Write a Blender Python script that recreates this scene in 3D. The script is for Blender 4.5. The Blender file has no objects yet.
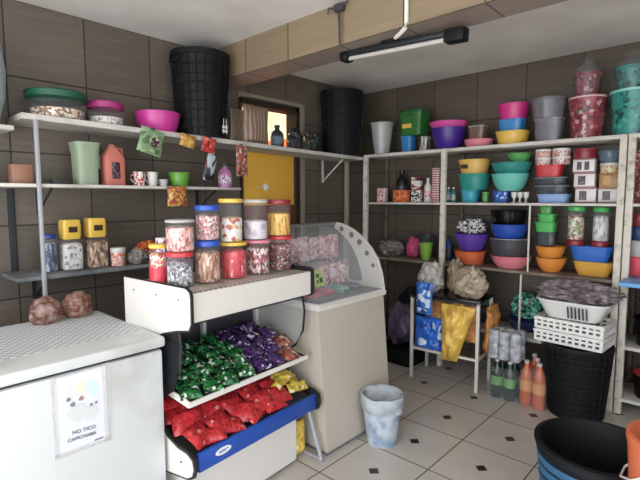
import bpy, bmesh, math, random
from mathutils import Vector, Matrix, noise
rnd = random.Random(7)
sc = bpy.context.scene
COL = sc.collection
pi = math.pi

# ------------------------------------------------------------------ materials
def lin(h):
    if not isinstance(h, str): return tuple(h) + (1,)
    h = h.lstrip('#')
    c = [int(h[i:i+2], 16) / 255 for i in (0, 2, 4)]
    c = [x / 12.92 if x <= .04045 else ((x + .055) / 1.055) ** 2.4 for x in c]
    g = .2126 * c[0] + .7152 * c[1] + .0722 * c[2]
    return tuple(g + (x - g) * .88 for x in c) + (1,)

MATS = {}
def new(name):
    m = bpy.data.materials.new(name); m.use_nodes = True
    MATS[name] = m
    return m, m.node_tree, m.node_tree.nodes['Principled BSDF']

def plain(name, col, rough=.42, metal=0., alpha=1., bump=0., bscale=40., spec=.5):
    m, nt, b = new(name)
    b.inputs['Base Color'].default_value = lin(col)
    b.inputs['Roughness'].default_value = rough
    b.inputs['Metallic'].default_value = metal
    b.inputs['Alpha'].default_value = alpha
    b.inputs['Specular IOR Level'].default_value = spec
    # slight procedural unevenness of the surface
    tc = nt.nodes.new('ShaderNodeTexCoord'); n = nt.nodes.new('ShaderNodeTexNoise')
    n.inputs['Scale'].default_value = bscale
    nt.links.new(tc.outputs['Object'], n.inputs['Vector'])
    mr = nt.nodes.new('ShaderNodeMapRange')
    mr.inputs['To Min'].default_value = max(.05, rough - .08); mr.inputs['To Max'].default_value = min(1, rough + .1)
    nt.links.new(n.outputs['Fac'], mr.inputs['Value']); nt.links.new(mr.outputs['Result'], b.inputs['Roughness'])
    if bump:
        bp = nt.nodes.new('ShaderNodeBump'); bp.inputs['Strength'].default_value = bump; bp.inputs['Distance'].default_value = .01
        nt.links.new(n.outputs['Fac'], bp.inputs['Height']); nt.links.new(bp.outputs['Normal'], b.inputs['Normal'])
    return m

def printed(name, cols, scale=40., rough=.35, alpha=1., stretch=(1, 1, 1), bump=.25, noisy=.0):
    """patchwork of printed / packed colours (voronoi cells, constant ramp)"""
    m, nt, b = new(name)
    L = nt.links.new
    tc = nt.nodes.new('ShaderNodeTexCoord'); oi = nt.nodes.new('ShaderNodeObjectInfo')
    mp = nt.nodes.new('ShaderNodeMapping'); mp.inputs['Scale'].default_value = stretch
    sc_ = nt.nodes.new('ShaderNodeVectorMath'); sc_.operation = 'SCALE'
    cb = nt.nodes.new('ShaderNodeCombineXYZ')
    for i in range(3): L(oi.outputs['Random'], cb.inputs[i])
    L(cb.outputs[0], sc_.inputs[0]); sc_.inputs['Scale'].default_value = 13.
    ad = nt.nodes.new('ShaderNodeVectorMath'); ad.operation = 'ADD'
    L(tc.outputs['Object'], mp.inputs['Vector']); L(mp.outputs[0], ad.inputs[0]); L(sc_.outputs[0], ad.inputs[1])
    v = nt.nodes.new('ShaderNodeTexVoronoi'); v.inputs['Scale'].default_value = scale * 1.5
    L(ad.outputs[0], v.inputs['Vector'])
    sp = nt.nodes.new('ShaderNodeSeparateColor'); L(v.outputs['Color'], sp.inputs[0])
    r = nt.nodes.new('ShaderNodeValToRGB'); r.color_ramp.interpolation = 'CONSTANT'
    tot = sum(w for _, w in cols); acc = 0
    els = r.color_ramp.elements
    while len(els) < len(cols): els.new(.5)
    pos = []
    for c, w in cols: pos.append(acc / tot); acc += w
    for i, (c, w) in enumerate(cols): els[i].position = pos[i]
    for i, (c, w) in enumerate(cols): els[i].color = lin(c)
    L(sp.outputs[0], r.inputs[0]); L(r.outputs[0], b.inputs['Base Color'])
    b.inputs['Roughness'].default_value = rough; b.inputs['Alpha'].default_value = alpha
    if bump:
        n = nt.nodes.new('ShaderNodeTexNoise'); n.inputs['Scale'].default_value = 45
        L(ad.outputs[0], n.inputs['Vector'])
        bp = nt.nodes.new('ShaderNodeBump'); bp.inputs['Strength'].default_value = bump; bp.inputs['Distance'].default_value = .01
        L(n.outputs['Fac'], bp.inputs['Height']); L(bp.outputs['Normal'], b.inputs['Normal'])
    return m

def tiles(name, ax, size, off, cols, grout, gw=.008, streak=.5, rough=.45, dots=None, stain=None, bond=0.):
    """square tiles laid along two world axes; every tile a slightly different tone, optional dark corner diamonds"""
    m, nt, b = new(name); L = nt.links.new; N = nt.nodes.new
    tc = N('ShaderNodeTexCoord'); sx = N('ShaderNodeSeparateXYZ'); L(tc.outputs['Object'], sx.inputs[0])
    def mth(op, a, bb=None, c=None):
        n = N('ShaderNodeMath'); n.operation = op
        for i, x in enumerate((a, bb, c)):
            if x is None: continue
            if isinstance(x, (int, float)): n.inputs[i].default_value = x
            else: L(x, n.inputs[i])
        return n.outputs[0]
    fr, fl = [], []
    for a, o, s in zip(ax, off, size):
        q = mth('DIVIDE', mth('SUBTRACT', sx.outputs['XYZ'.index(a)], o), s)
        f = mth('FLOOR', q); fl.append(f); fr.append(mth('SUBTRACT', q, f))
    d = [mth('MULTIPLY', mth('SUBTRACT', .5, mth('ABSOLUTE', mth('SUBTRACT', f, .5))), s) for f, s in zip(fr, size)]
    g = mth('LESS_THAN', mth('MINIMUM', d[0], d[1]), gw / 2)
    cb = N('ShaderNodeCombineXYZ'); L(fl[0], cb.inputs[0]); L(fl[1], cb.inputs[1])
    wn = N('ShaderNodeTexWhiteNoise'); wn.noise_dimensions = '3D'; L(cb.outputs[0], wn.inputs['Vector'])
    # streaks run along the horizontal axis
    mp = N('ShaderNodeMapping'); st = [1.5, 1.5, 1.5]; st['XYZ'.index(ax[1])] = 28. if streak else 3.
    mp.inputs['Scale'].default_value = st; L(tc.outputs['Object'], mp.inputs['Vector'])
    ns = N('ShaderNodeTexNoise'); ns.inputs['Scale'].default_value = 1.6; ns.inputs['Detail'].default_value = 4; L(mp.outputs[0], ns.inputs['Vector'])
    f = mth('ADD', mth('MULTIPLY', wn.outputs['Value'], .35), mth('MULTIPLY', ns.outputs['Fac'], .75))
    rp = N('ShaderNodeValToRGB'); rp.color_ramp.elements[0].position = .2; rp.color_ramp.elements[1].position = .8
    rp.color_ramp.elements[0].color = lin(cols[0]); rp.color_ramp.elements[1].color = lin(cols[1]); L(f, rp.inputs[0])
    cur = rp.outputs[0]
    def mix(fac, a, bcol):
        x = N('ShaderNodeMix'); x.data_type = 'RGBA'; L(fac, x.inputs['Factor']); L(a, x.inputs[6])
        x.inputs[7].default_value = lin(bcol); return x.outputs[2]
    cur = mix(g, cur, grout)
    if dots:
        e = mth('ADD', mth('ABSOLUTE', mth('SUBTRACT', fr[0], .5)), mth('ABSOLUTE', mth('SUBTRACT', fr[1], .5)))
        cur = mix(mth('LESS_THAN', e, dots[0]), cur, dots[1])
    if stain:
        # rust / damp streak running down under the junction box
        x0, wd = stain
        n2 = N('ShaderNodeTexNoise'); n2.inputs['Scale'].default_value = 30; L(tc.outputs['Object'], n2.inputs['Vector'])
        dx = mth('ABSOLUTE', mth('SUBTRACT', sx.outputs[0], mth('ADD', x0 - .01, mth('MULTIPLY', n2.outputs['Fac'], .02))))
        cur = mix(mth('MULTIPLY', mth('LESS_THAN', dx, wd), mth('MULTIPLY', n2.outputs['Fac'], .9)), cur, '#4a4038')
    L(cur, b.inputs['Base Color'])
    rr = N('ShaderNodeMapRange'); rr.inputs['To Min'].default_value = rough; rr.inputs['To Max'].default_value = .9
    L(g, rr.inputs['Value']); L(rr.outputs[0], b.inputs['Roughness'])
    bp = N('ShaderNodeBump'); bp.inputs['Strength'].default_value = .4; bp.inputs['Distance'].default_value = .004; bp.invert = True
    L(g, bp.inputs['Height']); L(bp.outputs[0], b.inputs['Normal'])
    return m

def blotch(name, c1, c2, scale=6., rough=.7, bump=.15, lo=.4, hi=.65, alpha=1.):
    m, nt, b = new(name); L = nt.links.new
    tc = nt.nodes.new('ShaderNodeTexCoord'); n = nt.nodes.new('ShaderNodeTexNoise'); n.inputs['Scale'].default_value = scale; n.inputs['Detail'].default_value = 6
    L(tc.outputs['Object'], n.inputs['Vector'])
    r = nt.nodes.new('ShaderNodeValToRGB'); r.color_ramp.elements[0].position = lo; r.color_ramp.elements[1].position = hi
    r.color_ramp.elements[0].color = lin(c1); r.color_ramp.elements[1].color = lin(c2)
    L(n.outputs['Fac'], r.inputs[0]); L(r.outputs[0], b.inputs['Base Color'])
    b.inputs['Roughness'].default_value = rough; b.inputs['Alpha'].default_value = alpha
    bp = nt.nodes.new('ShaderNodeBump'); bp.inputs['Strength'].default_value = bump; bp.inputs['Distance'].default_value = .01
    L(n.outputs['Fac'], bp.inputs['Height']); L(bp.outputs[0], b.inputs['Normal'])
    return m

def striped(name, cols, axis=0, freq=30., rough=.4, alpha=1.):
    m, nt, b = new(name); L = nt.links.new
    tc = nt.nodes.new('ShaderNodeTexCoord'); w = nt.nodes.new('ShaderNodeTexWave')
    w.bands_direction = 'XYZ'[axis]; w.inputs['Scale'].default_value = freq; w.inputs['Distortion'].default_value = 1.5
    w.inputs['Detail'].default_value = 2
    L(tc.outputs['Object'], w.inputs['Vector'])
    r = nt.nodes.new('ShaderNodeValToRGB'); r.color_ramp.interpolation = 'LINEAR'
    r.color_ramp.elements[0].position = .3; r.color_ramp.elements[1].position = .7
    r.color_ramp.elements[0].color = lin(cols[0]); r.color_ramp.elements[1].color = lin(cols[1])
    L(w.outputs['Fac'], r.inputs[0]); L(r.outputs[0], b.inputs['Base Color'])
    b.inputs['Roughness'].default_value = rough; b.inputs['Alpha'].default_value = alpha
    return m

def checks(name, c1, c2, scale, rough=.6):
    m, nt, b = new(name); L = nt.links.new
    tc = nt.nodes.new('ShaderNodeTexCoord')
    n = nt.nodes.new('ShaderNodeTexNoise'); n.inputs['Scale'].default_value = 5; L(tc.outputs['Object'], n.inputs['Vector'])
    va = nt.nodes.new('ShaderNodeVectorMath'); va.operation = 'MULTIPLY_ADD'
    L(n.outputs['Color'], va.inputs[0]); va.inputs[1].default_value = (.02, .02, 0); L(tc.outputs['Object'], va.inputs[2])
    c = nt.nodes.new('ShaderNodeTexChecker'); c.inputs['Scale'].default_value = scale
    c.inputs['Color1'].default_value = lin(c1); c.inputs['Color2'].default_value = lin(c2)
    L(va.outputs[0], c.inputs['Vector'])
    L(c.outputs['Color'], b.inputs['Base Color']); b.inputs['Roughness'].default_value = rough
    return m

for n_, c_ in dict(blue2='#1f7fc4', dgreen='#1c6a22', dgreen2='#1f5a2a', yellow='#e2b632', purple='#43208c', pink='#dc4aa0', salmon='#e0808c',
        magenta='#d0207e', black='#141416', dgrey='#3a3c40', offwhite='#d8d4cc', cyan='#1f9fb4', teal='#108a80', yellow2='#dcae4a', dbrown='#3a2418',
        paleteal='#5fc0b0', paleblue='#86a6d8', red='#cc2a34', dred='#8c1f2c', boxwhite='#dcd6d2', amber='#a8783c', ochre='#c08a2c',
        lime='#7fae2a', dblue='#1c3a7c', orange='#d2602a', violet='#5c3a9c', rose='#e07a84', charcoal='#46444a', royal='#1f4cb0', orangey='#e58a1a',
        green='#35b04a', mustard='#d8a01c', azure='#1a66c0', coral='#e8485c', palegrey='#b8b8b8', navy='#243c6c', maroon='#8a2a2c',
        bottle_green='#10543c', plum='#a02a70', hotpink='#c42a90', sage='#8fa084', coralp='#cc7060', apple='#5ca01a', cardboard='#9a6a50',
        yellowlid='#e0b41c', pinklid='#d87890', pinkwhite='#d8b8b4', tealrim='#8ad0c4', tealdark='#1c4a4c', pinktop='#c078b0', dgreyblue='#2c323c',
        greyblue='#5a6878', label_white='#e6e2da', milkwhite='#dcdad4', skyblue='#5aa0e0', orangebucket='#cc6232', labelgreen='#a2b06a',
        smokyrim='#8a9094', redlabel='#c8283c').items():
    plain(n_, c_, .36)
for n_, c_, a_ in (('milky', '#c4c4c0', .6), ('greyclear', '#87858c', .55), ('smoky', '#50565c', .72), ('tealclear', '#4aa0a0', .6), ('greenclear', '#5cb860', .6),
        ('brownclear', '#8a6a5a', .7), ('greyblue_glass', '#6a8090', .6), ('blackglass', '#121214', .88), ('clear', '#c8cacc', .075), ('film', '#b8bac0', .07), ('wrap', '#9a9ca4', .2),
        ('glass', '#c8ced0', .16), ('darkglass', '#26282c', .82), ('greenbottle', '#0a2e1a', .92), ('orangesoda', '#cc5a1e', .92), ('clearbag', '#d4d2ce', .3)):
    plain(n_, c_, .16, alpha=a_, bump=.3 if n_ in ('wrap', 'clearbag') else 0, bscale=25)
MATS['greyblue'] = MATS['greyblue_glass']
plain('blackp', '#0a0c0f', .6, spec=.3); plain('steel', '#9aa0a4', .3, .9); plain('darkmetal', '#33363a', .45, .6); plain('white_enamel', '#d0d0ce', .3)
plain('white_panel', '#d6d1c7', .4); plain('beige_panel', '#b8ad9c', .5); plain('blackrubber', '#161616', .6); plain('bluepanel', '#1048a4', .4)
plain('greypanel', '#b9bcbe', .45); plain('darkback', '#2a2c2f', .55); plain('whitepaint', '#cfc8bb', .6, bump=.2); plain('polegrey', '#a4a6aa', .45, .3)
plain('paper', '#d0d1d8', .5); plain('ink', '#4a4a52', .6); plain('frame_dark', '#2c2018', .6); plain('frame_beige', '#8d8371', .6)
plain('tubewhite', '#bcb8b0', .3); plain('yellowdoor', '#f2b60c', .4); plain('redbrown', '#7a3418', .5); plain('cream', '#ded4bf', .8)
plain('orangewood', '#c0642a', .5); plain('greyshelf', '#8a8c8e', .5); plain('bluebucket', '#235a7e', .4); plain('paleplastic', '#a8b4bc', .4)
for i, c_ in enumerate(('#e2c8c8', '#e8d8b8', '#bfe0cc', '#b8dce4', '#9a7a6e', '#777a72', '#c6c8c6')): plain('print%d' % i, c_, .6)
blotch('paintboard', '#c9c5bd', '#9c968c', 5, .65, .1, .45, .8)
blotch('shelfboard', '#cfcac0', '#a59d92', 6, .6, .1, .45, .8)
blotch('greyboard', '#77797a', '#5a5c5e', 6, .6, .1)
blotch('woodboard', '#8a7868', '#6a5a4c', 8, .65, .1)
blotch('paintpost', '#d4ccbc', '#8f8371', 22, .65, .2, .52, .78)
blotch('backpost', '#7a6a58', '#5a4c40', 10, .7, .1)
blotch('plaster', '#e6e2dc', '#d2cdc6', 2.2, .9, .08, .35, .7)
blotch('enamelworn', '#ced0ce', '#aeada4', 3.5, .35, .03, .5, .78)
blotch('baggrey', '#8d8782', '#58534f', 14, .35, .7)
blotch('pinkbag', '#e0568a', '#a01f50', 12, .4, .5)
blotch('dnavybag', '#1c2634', '#10141a', 14, .4, .6)
blotch('dgreenbag', '#2a3a34', '#181c1e', 14, .4, .6)
blotch('purplebag', '#6a5a78', '#38303e', 14, .4, .6)
blotch('brownbag', '#a08a6a', '#5c4c3c', 12, .3, .7)
blotch('whiteplastic', '#d2cfc8', '#8d8881', 12, .3, .7)
blotch('yellowbag', '#e8bc34', '#c08a20', 8, .35, .5)
blotch('orangebag', '#d88c34', '#a06c30', 9, .35, .5)
blotch('binliner', '#bcc2c6', '#949ea6', 9, .35, .5, alpha=.9)
blotch('binbody', '#b4bcc4', '#7f95ac', 14, .4, .3, .42, .62)
blotch('silverpack', '#c4c6c8', '#7f8386', 18, .3, .5)
blotch('breadbag', '#6a4234', '#9a7c70', 20, .14, .45, .42, .72)
blotch('breadbag2', '#784c3a', '#9c7a6a', 16, .14, .45, .42, .75)
printed('striped', [('#d8d4cc', 3), ('#3a3c3e', 2), ('#8a8478', 1)], 50, stretch=(1, 1, .1))
printed('redfloral', [('#8c3440', 4), ('#a4505a', 2), ('#5a6a4a', 1), ('#c49a94', 1), ('#6a2430', 2)], 28, bump=0)
printed('tealfloral', [('#1a8c80', 6), ('#127066', 2), ('#37a697', 1), ('#0d4a48', 1)], 22, bump=0)
printed('pinkprint', [('#d89aa0', 3), ('#e6dcd8', 3), ('#b03a48', 1)], 60)
printed('pinkprint2', [('#d8b0d0', 3), ('#e6dcd8', 2), ('#6a3a7a', 1)], 60)
printed('orangeprint', [('#d85a1a', 4), ('#b02a1c', 2), ('#e8a23a', 2)], 55)
printed('bwprint', [('#e2dfda', 3), ('#1c1c1e', 2)], 55)
printed('bwbag', [('#d8d6d2', 4), ('#2a2a2e', 2), ('#9a98a0', 1)], 40, .25, bump=.6)
printed('redband', [('#d8d2cc', 3), ('#8a2a30', 2), ('#2a2426', 1)], 40, stretch=(.2, .2, 1))
striped('redstripe', ('#b0303c', '#dcd4d0'), 2, 14)
printed('blueprint', [('#1c4ca8', 5), ('#2a6ac8', 2), ('#c8d4e8', 1)], 40)
printed('redwhite', [('#dcd4ce', 5), ('#b83038', 2.4), ('#5a2a2c', .6)], 110, bump=0)
printed('orangewhite', [('#dcd4ce', 3), ('#d8643a', 3), ('#a83228', 1)], 110, bump=0)
printed('creamprint', [('#d4c498', 4), ('#b08a4a', 1), ('#8a4a34', 1)], 60, bump=0)
printed('darkprint', [('#2a2226', 4), ('#5a3a40', 2), ('#7a6a70', 1)], 70, bump=0)
printed('redprint', [('#b02a30', 4), ('#d8c8c0', 1), ('#7a1c24', 2)], 60)
printed('dredprint', [('#7a2a2c', 4), ('#b8948c', 1), ('#4a1a1c', 2)], 60)
printed('mugred', [('#e0dad4', 4), ('#c03838', 2), ('#d88a7a', 1)], 50, bump=0)
printed('cakebits', [('#d0b890', 2), ('#8a5a3a', 2), ('#e0dcd4', 2), ('#6a5048', 1)], 46)
printed('whitebits', [('#dcd8d2', 5), ('#b8b0a8', 2), ('#8a827c', 1)], 49, stretch=(1, 1, .8))
printed('brownbits', [('#b08a6a', 3), ('#d4bca0', 2), ('#6a4a38', 2)], 52, stretch=(1, 1, .4))
printed('bluegrey', [('#7a8aa0', 2), ('#3a4a6a', 2), ('#aab4c0', 1)], 36, stretch=(1, 1, .3))
printed('pinkwhite2', [('#d86a70', 3), ('#e8dcd4', 2), ('#e0c048', 1), ('#b8303a', 2)], 60)
printed('greycandy', [('#8a8a90', 3), ('#d0d0d4', 2), ('#4a4448', 2), ('#a08078', 1)], 66)
printed('pinkcandy', [('#d89a90', 3), ('#e4c4b8', 3), ('#a85a54', 2)], 66, stretch=(1, 1, .5))
printed('pinkcandy2', [('#c89088', 3), ('#e4d0c8', 2), ('#8a5a5c', 2), ('#a84a54', 1)], 72)
printed('browncandy', [('#b07a5a', 3), ('#d4a888', 2), ('#8a5240', 2), ('#e0d0c0', 1)], 66, stretch=(1, 1, .3))
printed('redcandy', [('#d83040', 5), ('#e85a5c', 2), ('#b01c28', 2), ('#f0c8c0', .4)], 58, stretch=(1, 1, .4))
printed('whitered', [('#e4dcd2', 4), ('#b85048', 1), ('#d8b870', 1)], 30)
printed('mixcandy', [('#b84a54', 3), ('#e4dcd8', 2), ('#6a3a34', 2), ('#d8a0a0', 1)], 63, stretch=(1, 1, .5))
printed('palecandy', [('#d8ccd4', 4), ('#b8a8b4', 1)], 24)
printed('darkcandy', [('#4a2c2c', 3), ('#8a4a44', 2), ('#c8b8b4', 1), ('#a82c34', 1)], 63)
printed('yellowcandy', [('#e8b41c', 5), ('#b87814', 2), ('#f0d070', 1)], 66, stretch=(1, 1, .3))
printed('floraljar', [('#c8b4a0', 2), ('#a85a48', 2), ('#6a9a4a', 2), ('#d8d4cc', 2)], 40)
printed('whitejar', [('#dcdad6', 5), ('#a8a4a0', 2)], 40, stretch=(1, 1, .3))
printed('packgreen', [('#156a2c', 6), ('#0d3c1c', 3), ('#c4ccc0', 1.5), ('#1c1e1c', 2), ('#2f8a40', 2)], 44, .22)
printed('packpurple', [('#43285a', 5), ('#5f3c74', 3), ('#c4bccb', 1.3), ('#241a2c', 2)], 44, .22)
printed('packred', [('#b81e26', 8), ('#cc2c30', 3), ('#96161c', 2), ('#cf8a80', .3)], 44, .18)
printed('packyellow', [('#d8b420', 6), ('#b89018', 2), ('#7a8a20', 1), ('#e8dca0', .6)], 30, .22)
printed('packbrown', [('#9a5a44', 4), ('#6a3a30', 2), ('#d0b8a8', 1), ('#b84a38', 1)], 36, .25)
printed('packpink', [('#d8a0a4', 4), ('#e0ccc8', 3), ('#a84a54', 1.5), ('#c87a80', 2)], 34, .3)
printed('packteal', [('#3a8a7a', 4), ('#8ab8a8', 2), ('#1c5a50', 2)], 34, .3)
printed('snackgreen', [('#76946a', 5), ('#8fa87c', 3), ('#4c6a42', 2)], 22, .3)
printed('snackdark', [('#40242c', 4), ('#e2ddd0', 1.2), ('#5a3a3c', 2)], 70, .3)
printed('snackorange', [('#c8902f', 4), ('#a8702c', 2), ('#d8b458', 1)], 34, .3)
printed('snackred', [('#c83c34', 4), ('#8a2420', 2), ('#e0907a', 1)], 34, .3)
printed('snackmix', [('#c8742c', 3), ('#a8453a', 3), ('#dcb84a', 2), ('#7a4a40', 1)], 44, .3)
printed('packstripe', [('#3a4048', 3), ('#b8c0c8', 2), ('#6a3a3c', 1), ('#20242a', 2)], 36, .3, stretch=(1, 1, .3))
printed('bluepack', [('#1c68d0', 9), ('#1450ae', 2), ('#c8d8ec', .8)], 11, .25)
printed('bluewhitepack', [('#2a74cc', 6), ('#d0dcec', 2), ('#1a54a8', 2)], 18, .25)
printed('drybrown', [('#8a6a58', 3), ('#a8866e', 2), ('#6a5040', 2)], 30)
striped('brownwrap', ('#7a6250', '#a88e78'), 0, 9, .35)
striped('brownwrap2', ('#5a4c42', '#8a7a6c'), 0, 18, .3, .75)
tiles('tile_left', 'YZ', (.457, .45), (.82, 2.32 - .45 * 6), ('#544b41', '#6b6054'), '#37312b', .009)
tiles('tile_back', 'XZ', (.45, .45), (-3.3, 2.32 - .45 * 6), ('#4c4337', '#625646'), '#362f27', .008)
tiles('tile_beam', 'XZ', (.46, .45), (-2.365, 2.52), ('#7c6a50', '#927f63'), '#4e402c', .01, stain=(-1.885, .02))
tiles('tile_soffit', 'XY', (.46, .45), (-2.365, 2.25), ('#85766a', '#93847a'), '#5c4f40', .01)
tiles('tile_floor', 'XY', (.45, .45), (-1.509 - .225 - .45 * 8, 2.549 - .225 - .45 * 12), ('#b3aaa0', '#c6beb4'), '#6a5d50', .009, streak=0, rough=.3, dots=(.085, '#241a16'))
tiles('tile_door_room', 'XY', (.45, .45), (0, 0), ('#8a8070', '#9a9080'), '#5c4f40')

# ------------------------------------------------------------------ mesh builder
class MB:
    def __init__(s): s.v = []; s.f = []
    def add(s, vs, fs):
        o = len(s.v); s.v += [tuple(v) for v in vs]; s.f += [tuple(i + o for i in f) for f in fs]; return s
    def bm(s, bm):
        bm.verts.index_update(); s.add([v.co[:] for v in bm.verts], [[v.index for v in f.verts] for f in bm.faces]); bm.free(); return s
    def box(s, c, d, bev=0., rot=None):
        b = bmesh.new(); bmesh.ops.create_cube(b, size=1)
        for v in b.verts: v.co = Vector((v.co.x * d[0], v.co.y * d[1], v.co.z * d[2]))
        if bev: bmesh.ops.bevel(b, geom=list(b.edges), offset=min(bev, .45 * min(d)), segments=2, affect='EDGES', profile=.5)
        for v in b.verts:
            if rot is not None: v.co = rot @ v.co
            v.co += Vector(c)
        return s.bm(b)
    def lathe(s, prof, seg=28, c=(0, 0, 0), sq=2., sx=1., sy=1., cap=(1, 1), wob=None):
        rings = []
        for r, z in prof:
            ring = []
            for k in range(seg):
                a = 2 * pi * k / seg; ca, sa = math.cos(a), math.sin(a)
                q = (abs(ca) ** sq + abs(sa) ** sq) ** (-1 / sq)
                rr = r * q * (1 + (wob(a, z) if wob else 0))
                ring.append((c[0] + ca * rr * sx, c[1] + sa * rr * sy, c[2] + z))
            rings.append(ring)
        vs = [p for R in rings for p in R]; n = len(rings); fs = []
        for i in range(n - 1):
            for k in range(seg):
                k2 = (k + 1) % seg; fs.append((i * seg + k, i * seg + k2, (i + 1) * seg + k2, (i + 1) * seg + k))
        if cap[0]: fs.append(tuple(reversed(range(seg))))
        if cap[1]: fs.append(tuple((n - 1) * seg + k for k in range(seg)))
        return s.add(vs, fs)
    def tube(s, pts, r, seg=8):
        pts = [Vector(p) for p in pts]; rings = []
        for i, p in enumerate(pts):
            d = (pts[min(i + 1, len(pts) - 1)] - pts[max(i - 1, 0)]).normalized()
            u = d.cross(Vector((0, 0, 1)) if abs(d.z) < .9 else Vector((1, 0, 0))).normalized(); w = d.cross(u)
            rings.append([p + (u * math.cos(2 * pi * k / seg) + w * math.sin(2 * pi * k / seg)) * r for k in range(seg)])
        vs = [p for R in rings for p in R]; n = len(rings)
        fs = [(i * seg + k, i * seg + (k + 1) % seg, (i + 1) * seg + (k + 1) % seg, (i + 1) * seg + k) for i in range(n - 1) for k in range(seg)]
        fs += [tuple(reversed(range(seg))), tuple((n - 1) * seg + k for k in range(seg))]
        return s.add(vs, fs)
    def prism(s, poly, a0, a1, mp):
        """poly: 2d outline; mp(u, v, t) -> 3d"""
        n = len(poly)
        vs = [mp(u, v, a0) for u, v in poly] + [mp(u, v, a1) for u, v in poly]
        fs = [tuple(range(n)), tuple(reversed(range(n, 2 * n)))] + [(i, i + n, (i + 1) % n + n, (i + 1) % n) for i in range(n)]
        return s.add(vs, fs)
    def blob(s, c, rad, amp=.18, freq=2.2, seed=0, sub=4, flat=None):
        b = bmesh.new(); bmesh.ops.create_icosphere(b, subdivisions=sub, radius=1)
        off = Vector((seed * 3.7, seed * 1.3, seed * 7.1))
        for v in b.verts:
            d = v.co.copy()
            k = 1 + amp * noise.noise(d * freq + off) + amp * .5 * abs(noise.noise(d * freq * 2.7 + off))
            p = Vector((d.x * rad[0], d.y * rad[1], d.z * rad[2])) * k
            if flat is not None and p.z < -flat: p.z = -flat
            v.co = p + Vector(c)
        return s.bm(b)
    def pillow(s, w, h, t, nx=10, ny=8, bend=0., seed=0):
        """crimped snack packet lying in XY, thickness along Z"""
        vs, fs = [], []
        for sgn in (1, -1):
            o = len(vs)
            for j in range(ny + 1):
                for i in range(nx + 1):
                    x, y = i / nx * 2 - 1, j / ny * 2 - 1
                    e = max(0, (1 - abs(x) ** 4)) * max(0, 1 - (max(0, abs(y) - .0) ** 6))
                    z = sgn * (t / 2 * e + .0012) * (1 + .35 * noise.noise(Vector((x * 1.7 + seed, y * 1.7, sgn + seed))))
                    vs.append((x * w / 2 * (1 - .05 * (1 - abs(y))), y * h / 2, z + bend * (x * x)))
            for j in range(ny):
                for i in range(nx):
                    a = o + j * (nx + 1) + i; q = (a, a + 1, a + nx + 2, a + nx + 1)
                    fs.append(q if sgn > 0 else q[::-1])
        M = (nx + 1) * (ny + 1)
        edge = [i for i in range(nx + 1)] + [j * (nx + 1) + nx for j in range(1, ny + 1)] + [ny * (nx + 1) + i for i in range(nx - 1, -1, -1)] + [j * (nx + 1) for j in range(ny - 1, 0, -1)]
        for a, b_ in zip(edge, edge[1:] + edge[:1]): fs.append((b_, a, a + M, b_ + M))
        return s.add(vs, fs)
    def xf(s, M): s.v = [tuple(M @ Vector(v)) for v in s.v]; return s

def link(name, mb, m, parent=None, loc=None, rot=None, smooth=35):
    me = bpy.data.meshes.new(name); me.from_pydata(mb.v, [], mb.f); me.validate()
    bm = bmesh.new(); bm.from_mesh(me); bmesh.ops.recalc_face_normals(bm, faces=bm.faces); bm.to_mesh(me); bm.free()
    me.shade_smooth()
    if smooth < 180: me.set_sharp_from_angle(angle=math.radians(smooth))
    me.materials.append(MATS[m] if isinstance(m, str) else m)
    o = bpy.data.objects.new(name, me); COL.objects.link(o)
    if parent: o.parent = parent
    if loc is not None: o.location = loc
    if rot is not None: o.rotation_euler = rot
    return o
def tag(o, label, cat, group=None):
    o['label'] = label; o['category'] = cat
    if group: o['group'] = group
    return o
def thing(name, label, cat, loc=(0, 0, 0), rz=0., group=None, rot=None):
    o = bpy.data.objects.new(name, None); COL.objects.link(o); o.empty_display_size = .05
    o.location = loc; o.rotation_euler = rot if rot else (0, 0, rz)
    return tag(o, label, cat, group)
def structure(name, mb, m, parent=None):
    o = link(name, mb, m, parent, smooth=20)
    if not parent: o['kind'] = 'structure'
    return o
def copy_tree(o, parent=None):
    c = o.copy(); COL.objects.link(c)
    if parent: c.parent = parent
    for ch in list(o.children): copy_tree(ch, c)
    return c
def lettering(txt, size, m, parent, M, name='lettering'):
    cu = bpy.data.curves.new('t', 'FONT'); cu.body = txt; cu.size = size; cu.align_x = 'CENTER'; cu.align_y = 'CENTER'; cu.extrude = .0006
    t = bpy.data.objects.new('t', cu); COL.objects.link(t); bpy.context.view_layer.update()
    me = bpy.data.meshes.new_from_object(t.evaluated_get(bpy.context.evaluated_depsgraph_get()))
    bpy.data.objects.remove(t); me.transform(M); me.materials.clear(); me.materials.append(MATS[m]); me.name = name
    o = bpy.data.objects.new(name, me); COL.objects.link(o); o.parent = parent
    return o

# ------------------------------------------------------------------ the room
XL, YB, ZC = -3.3, 4.33, 2.77
XR, YF = 1.3, -1.7
structure('floor', MB().box(((XL + XR) / 2, (YB + YF) / 2, -.05), (XR - XL + .3, YB - YF + .3, .1)), 'tile_floor')
structure('ceiling', MB().box(((XL + XR) / 2, (YB + YF) / 2, ZC + .05), (XR - XL + .3, YB - YF + .3, .1)), 'plaster')
DY0, DY1, DZ = 2.54, 3.28, 2.47
w = MB()
for y0, y1, z0, z1 in ((YF, DY0, 0, ZC), (DY1, YB, 0, ZC), (DY0, DY1, DZ, ZC)):
    w.box((XL - .06, (y0 + y1) / 2, (z0 + z1) / 2), (.12, y1 - y0, z1 - z0))
structure('wall_left', w, 'tile_left')
structure('wall_back', MB().box(((XL + XR) / 2, YB + .06, ZC / 2), (XR - XL, .12, ZC)), 'tile_back')
structure('wall_right', MB().box((XR + .06, (YB + 1.7) / 2, ZC / 2), (.12, YB - 1.7, ZC)).box((XR + .06, (1.7 + YF) / 2, 2.63), (.12, 1.7 - YF, .28)), 'cream')
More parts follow.
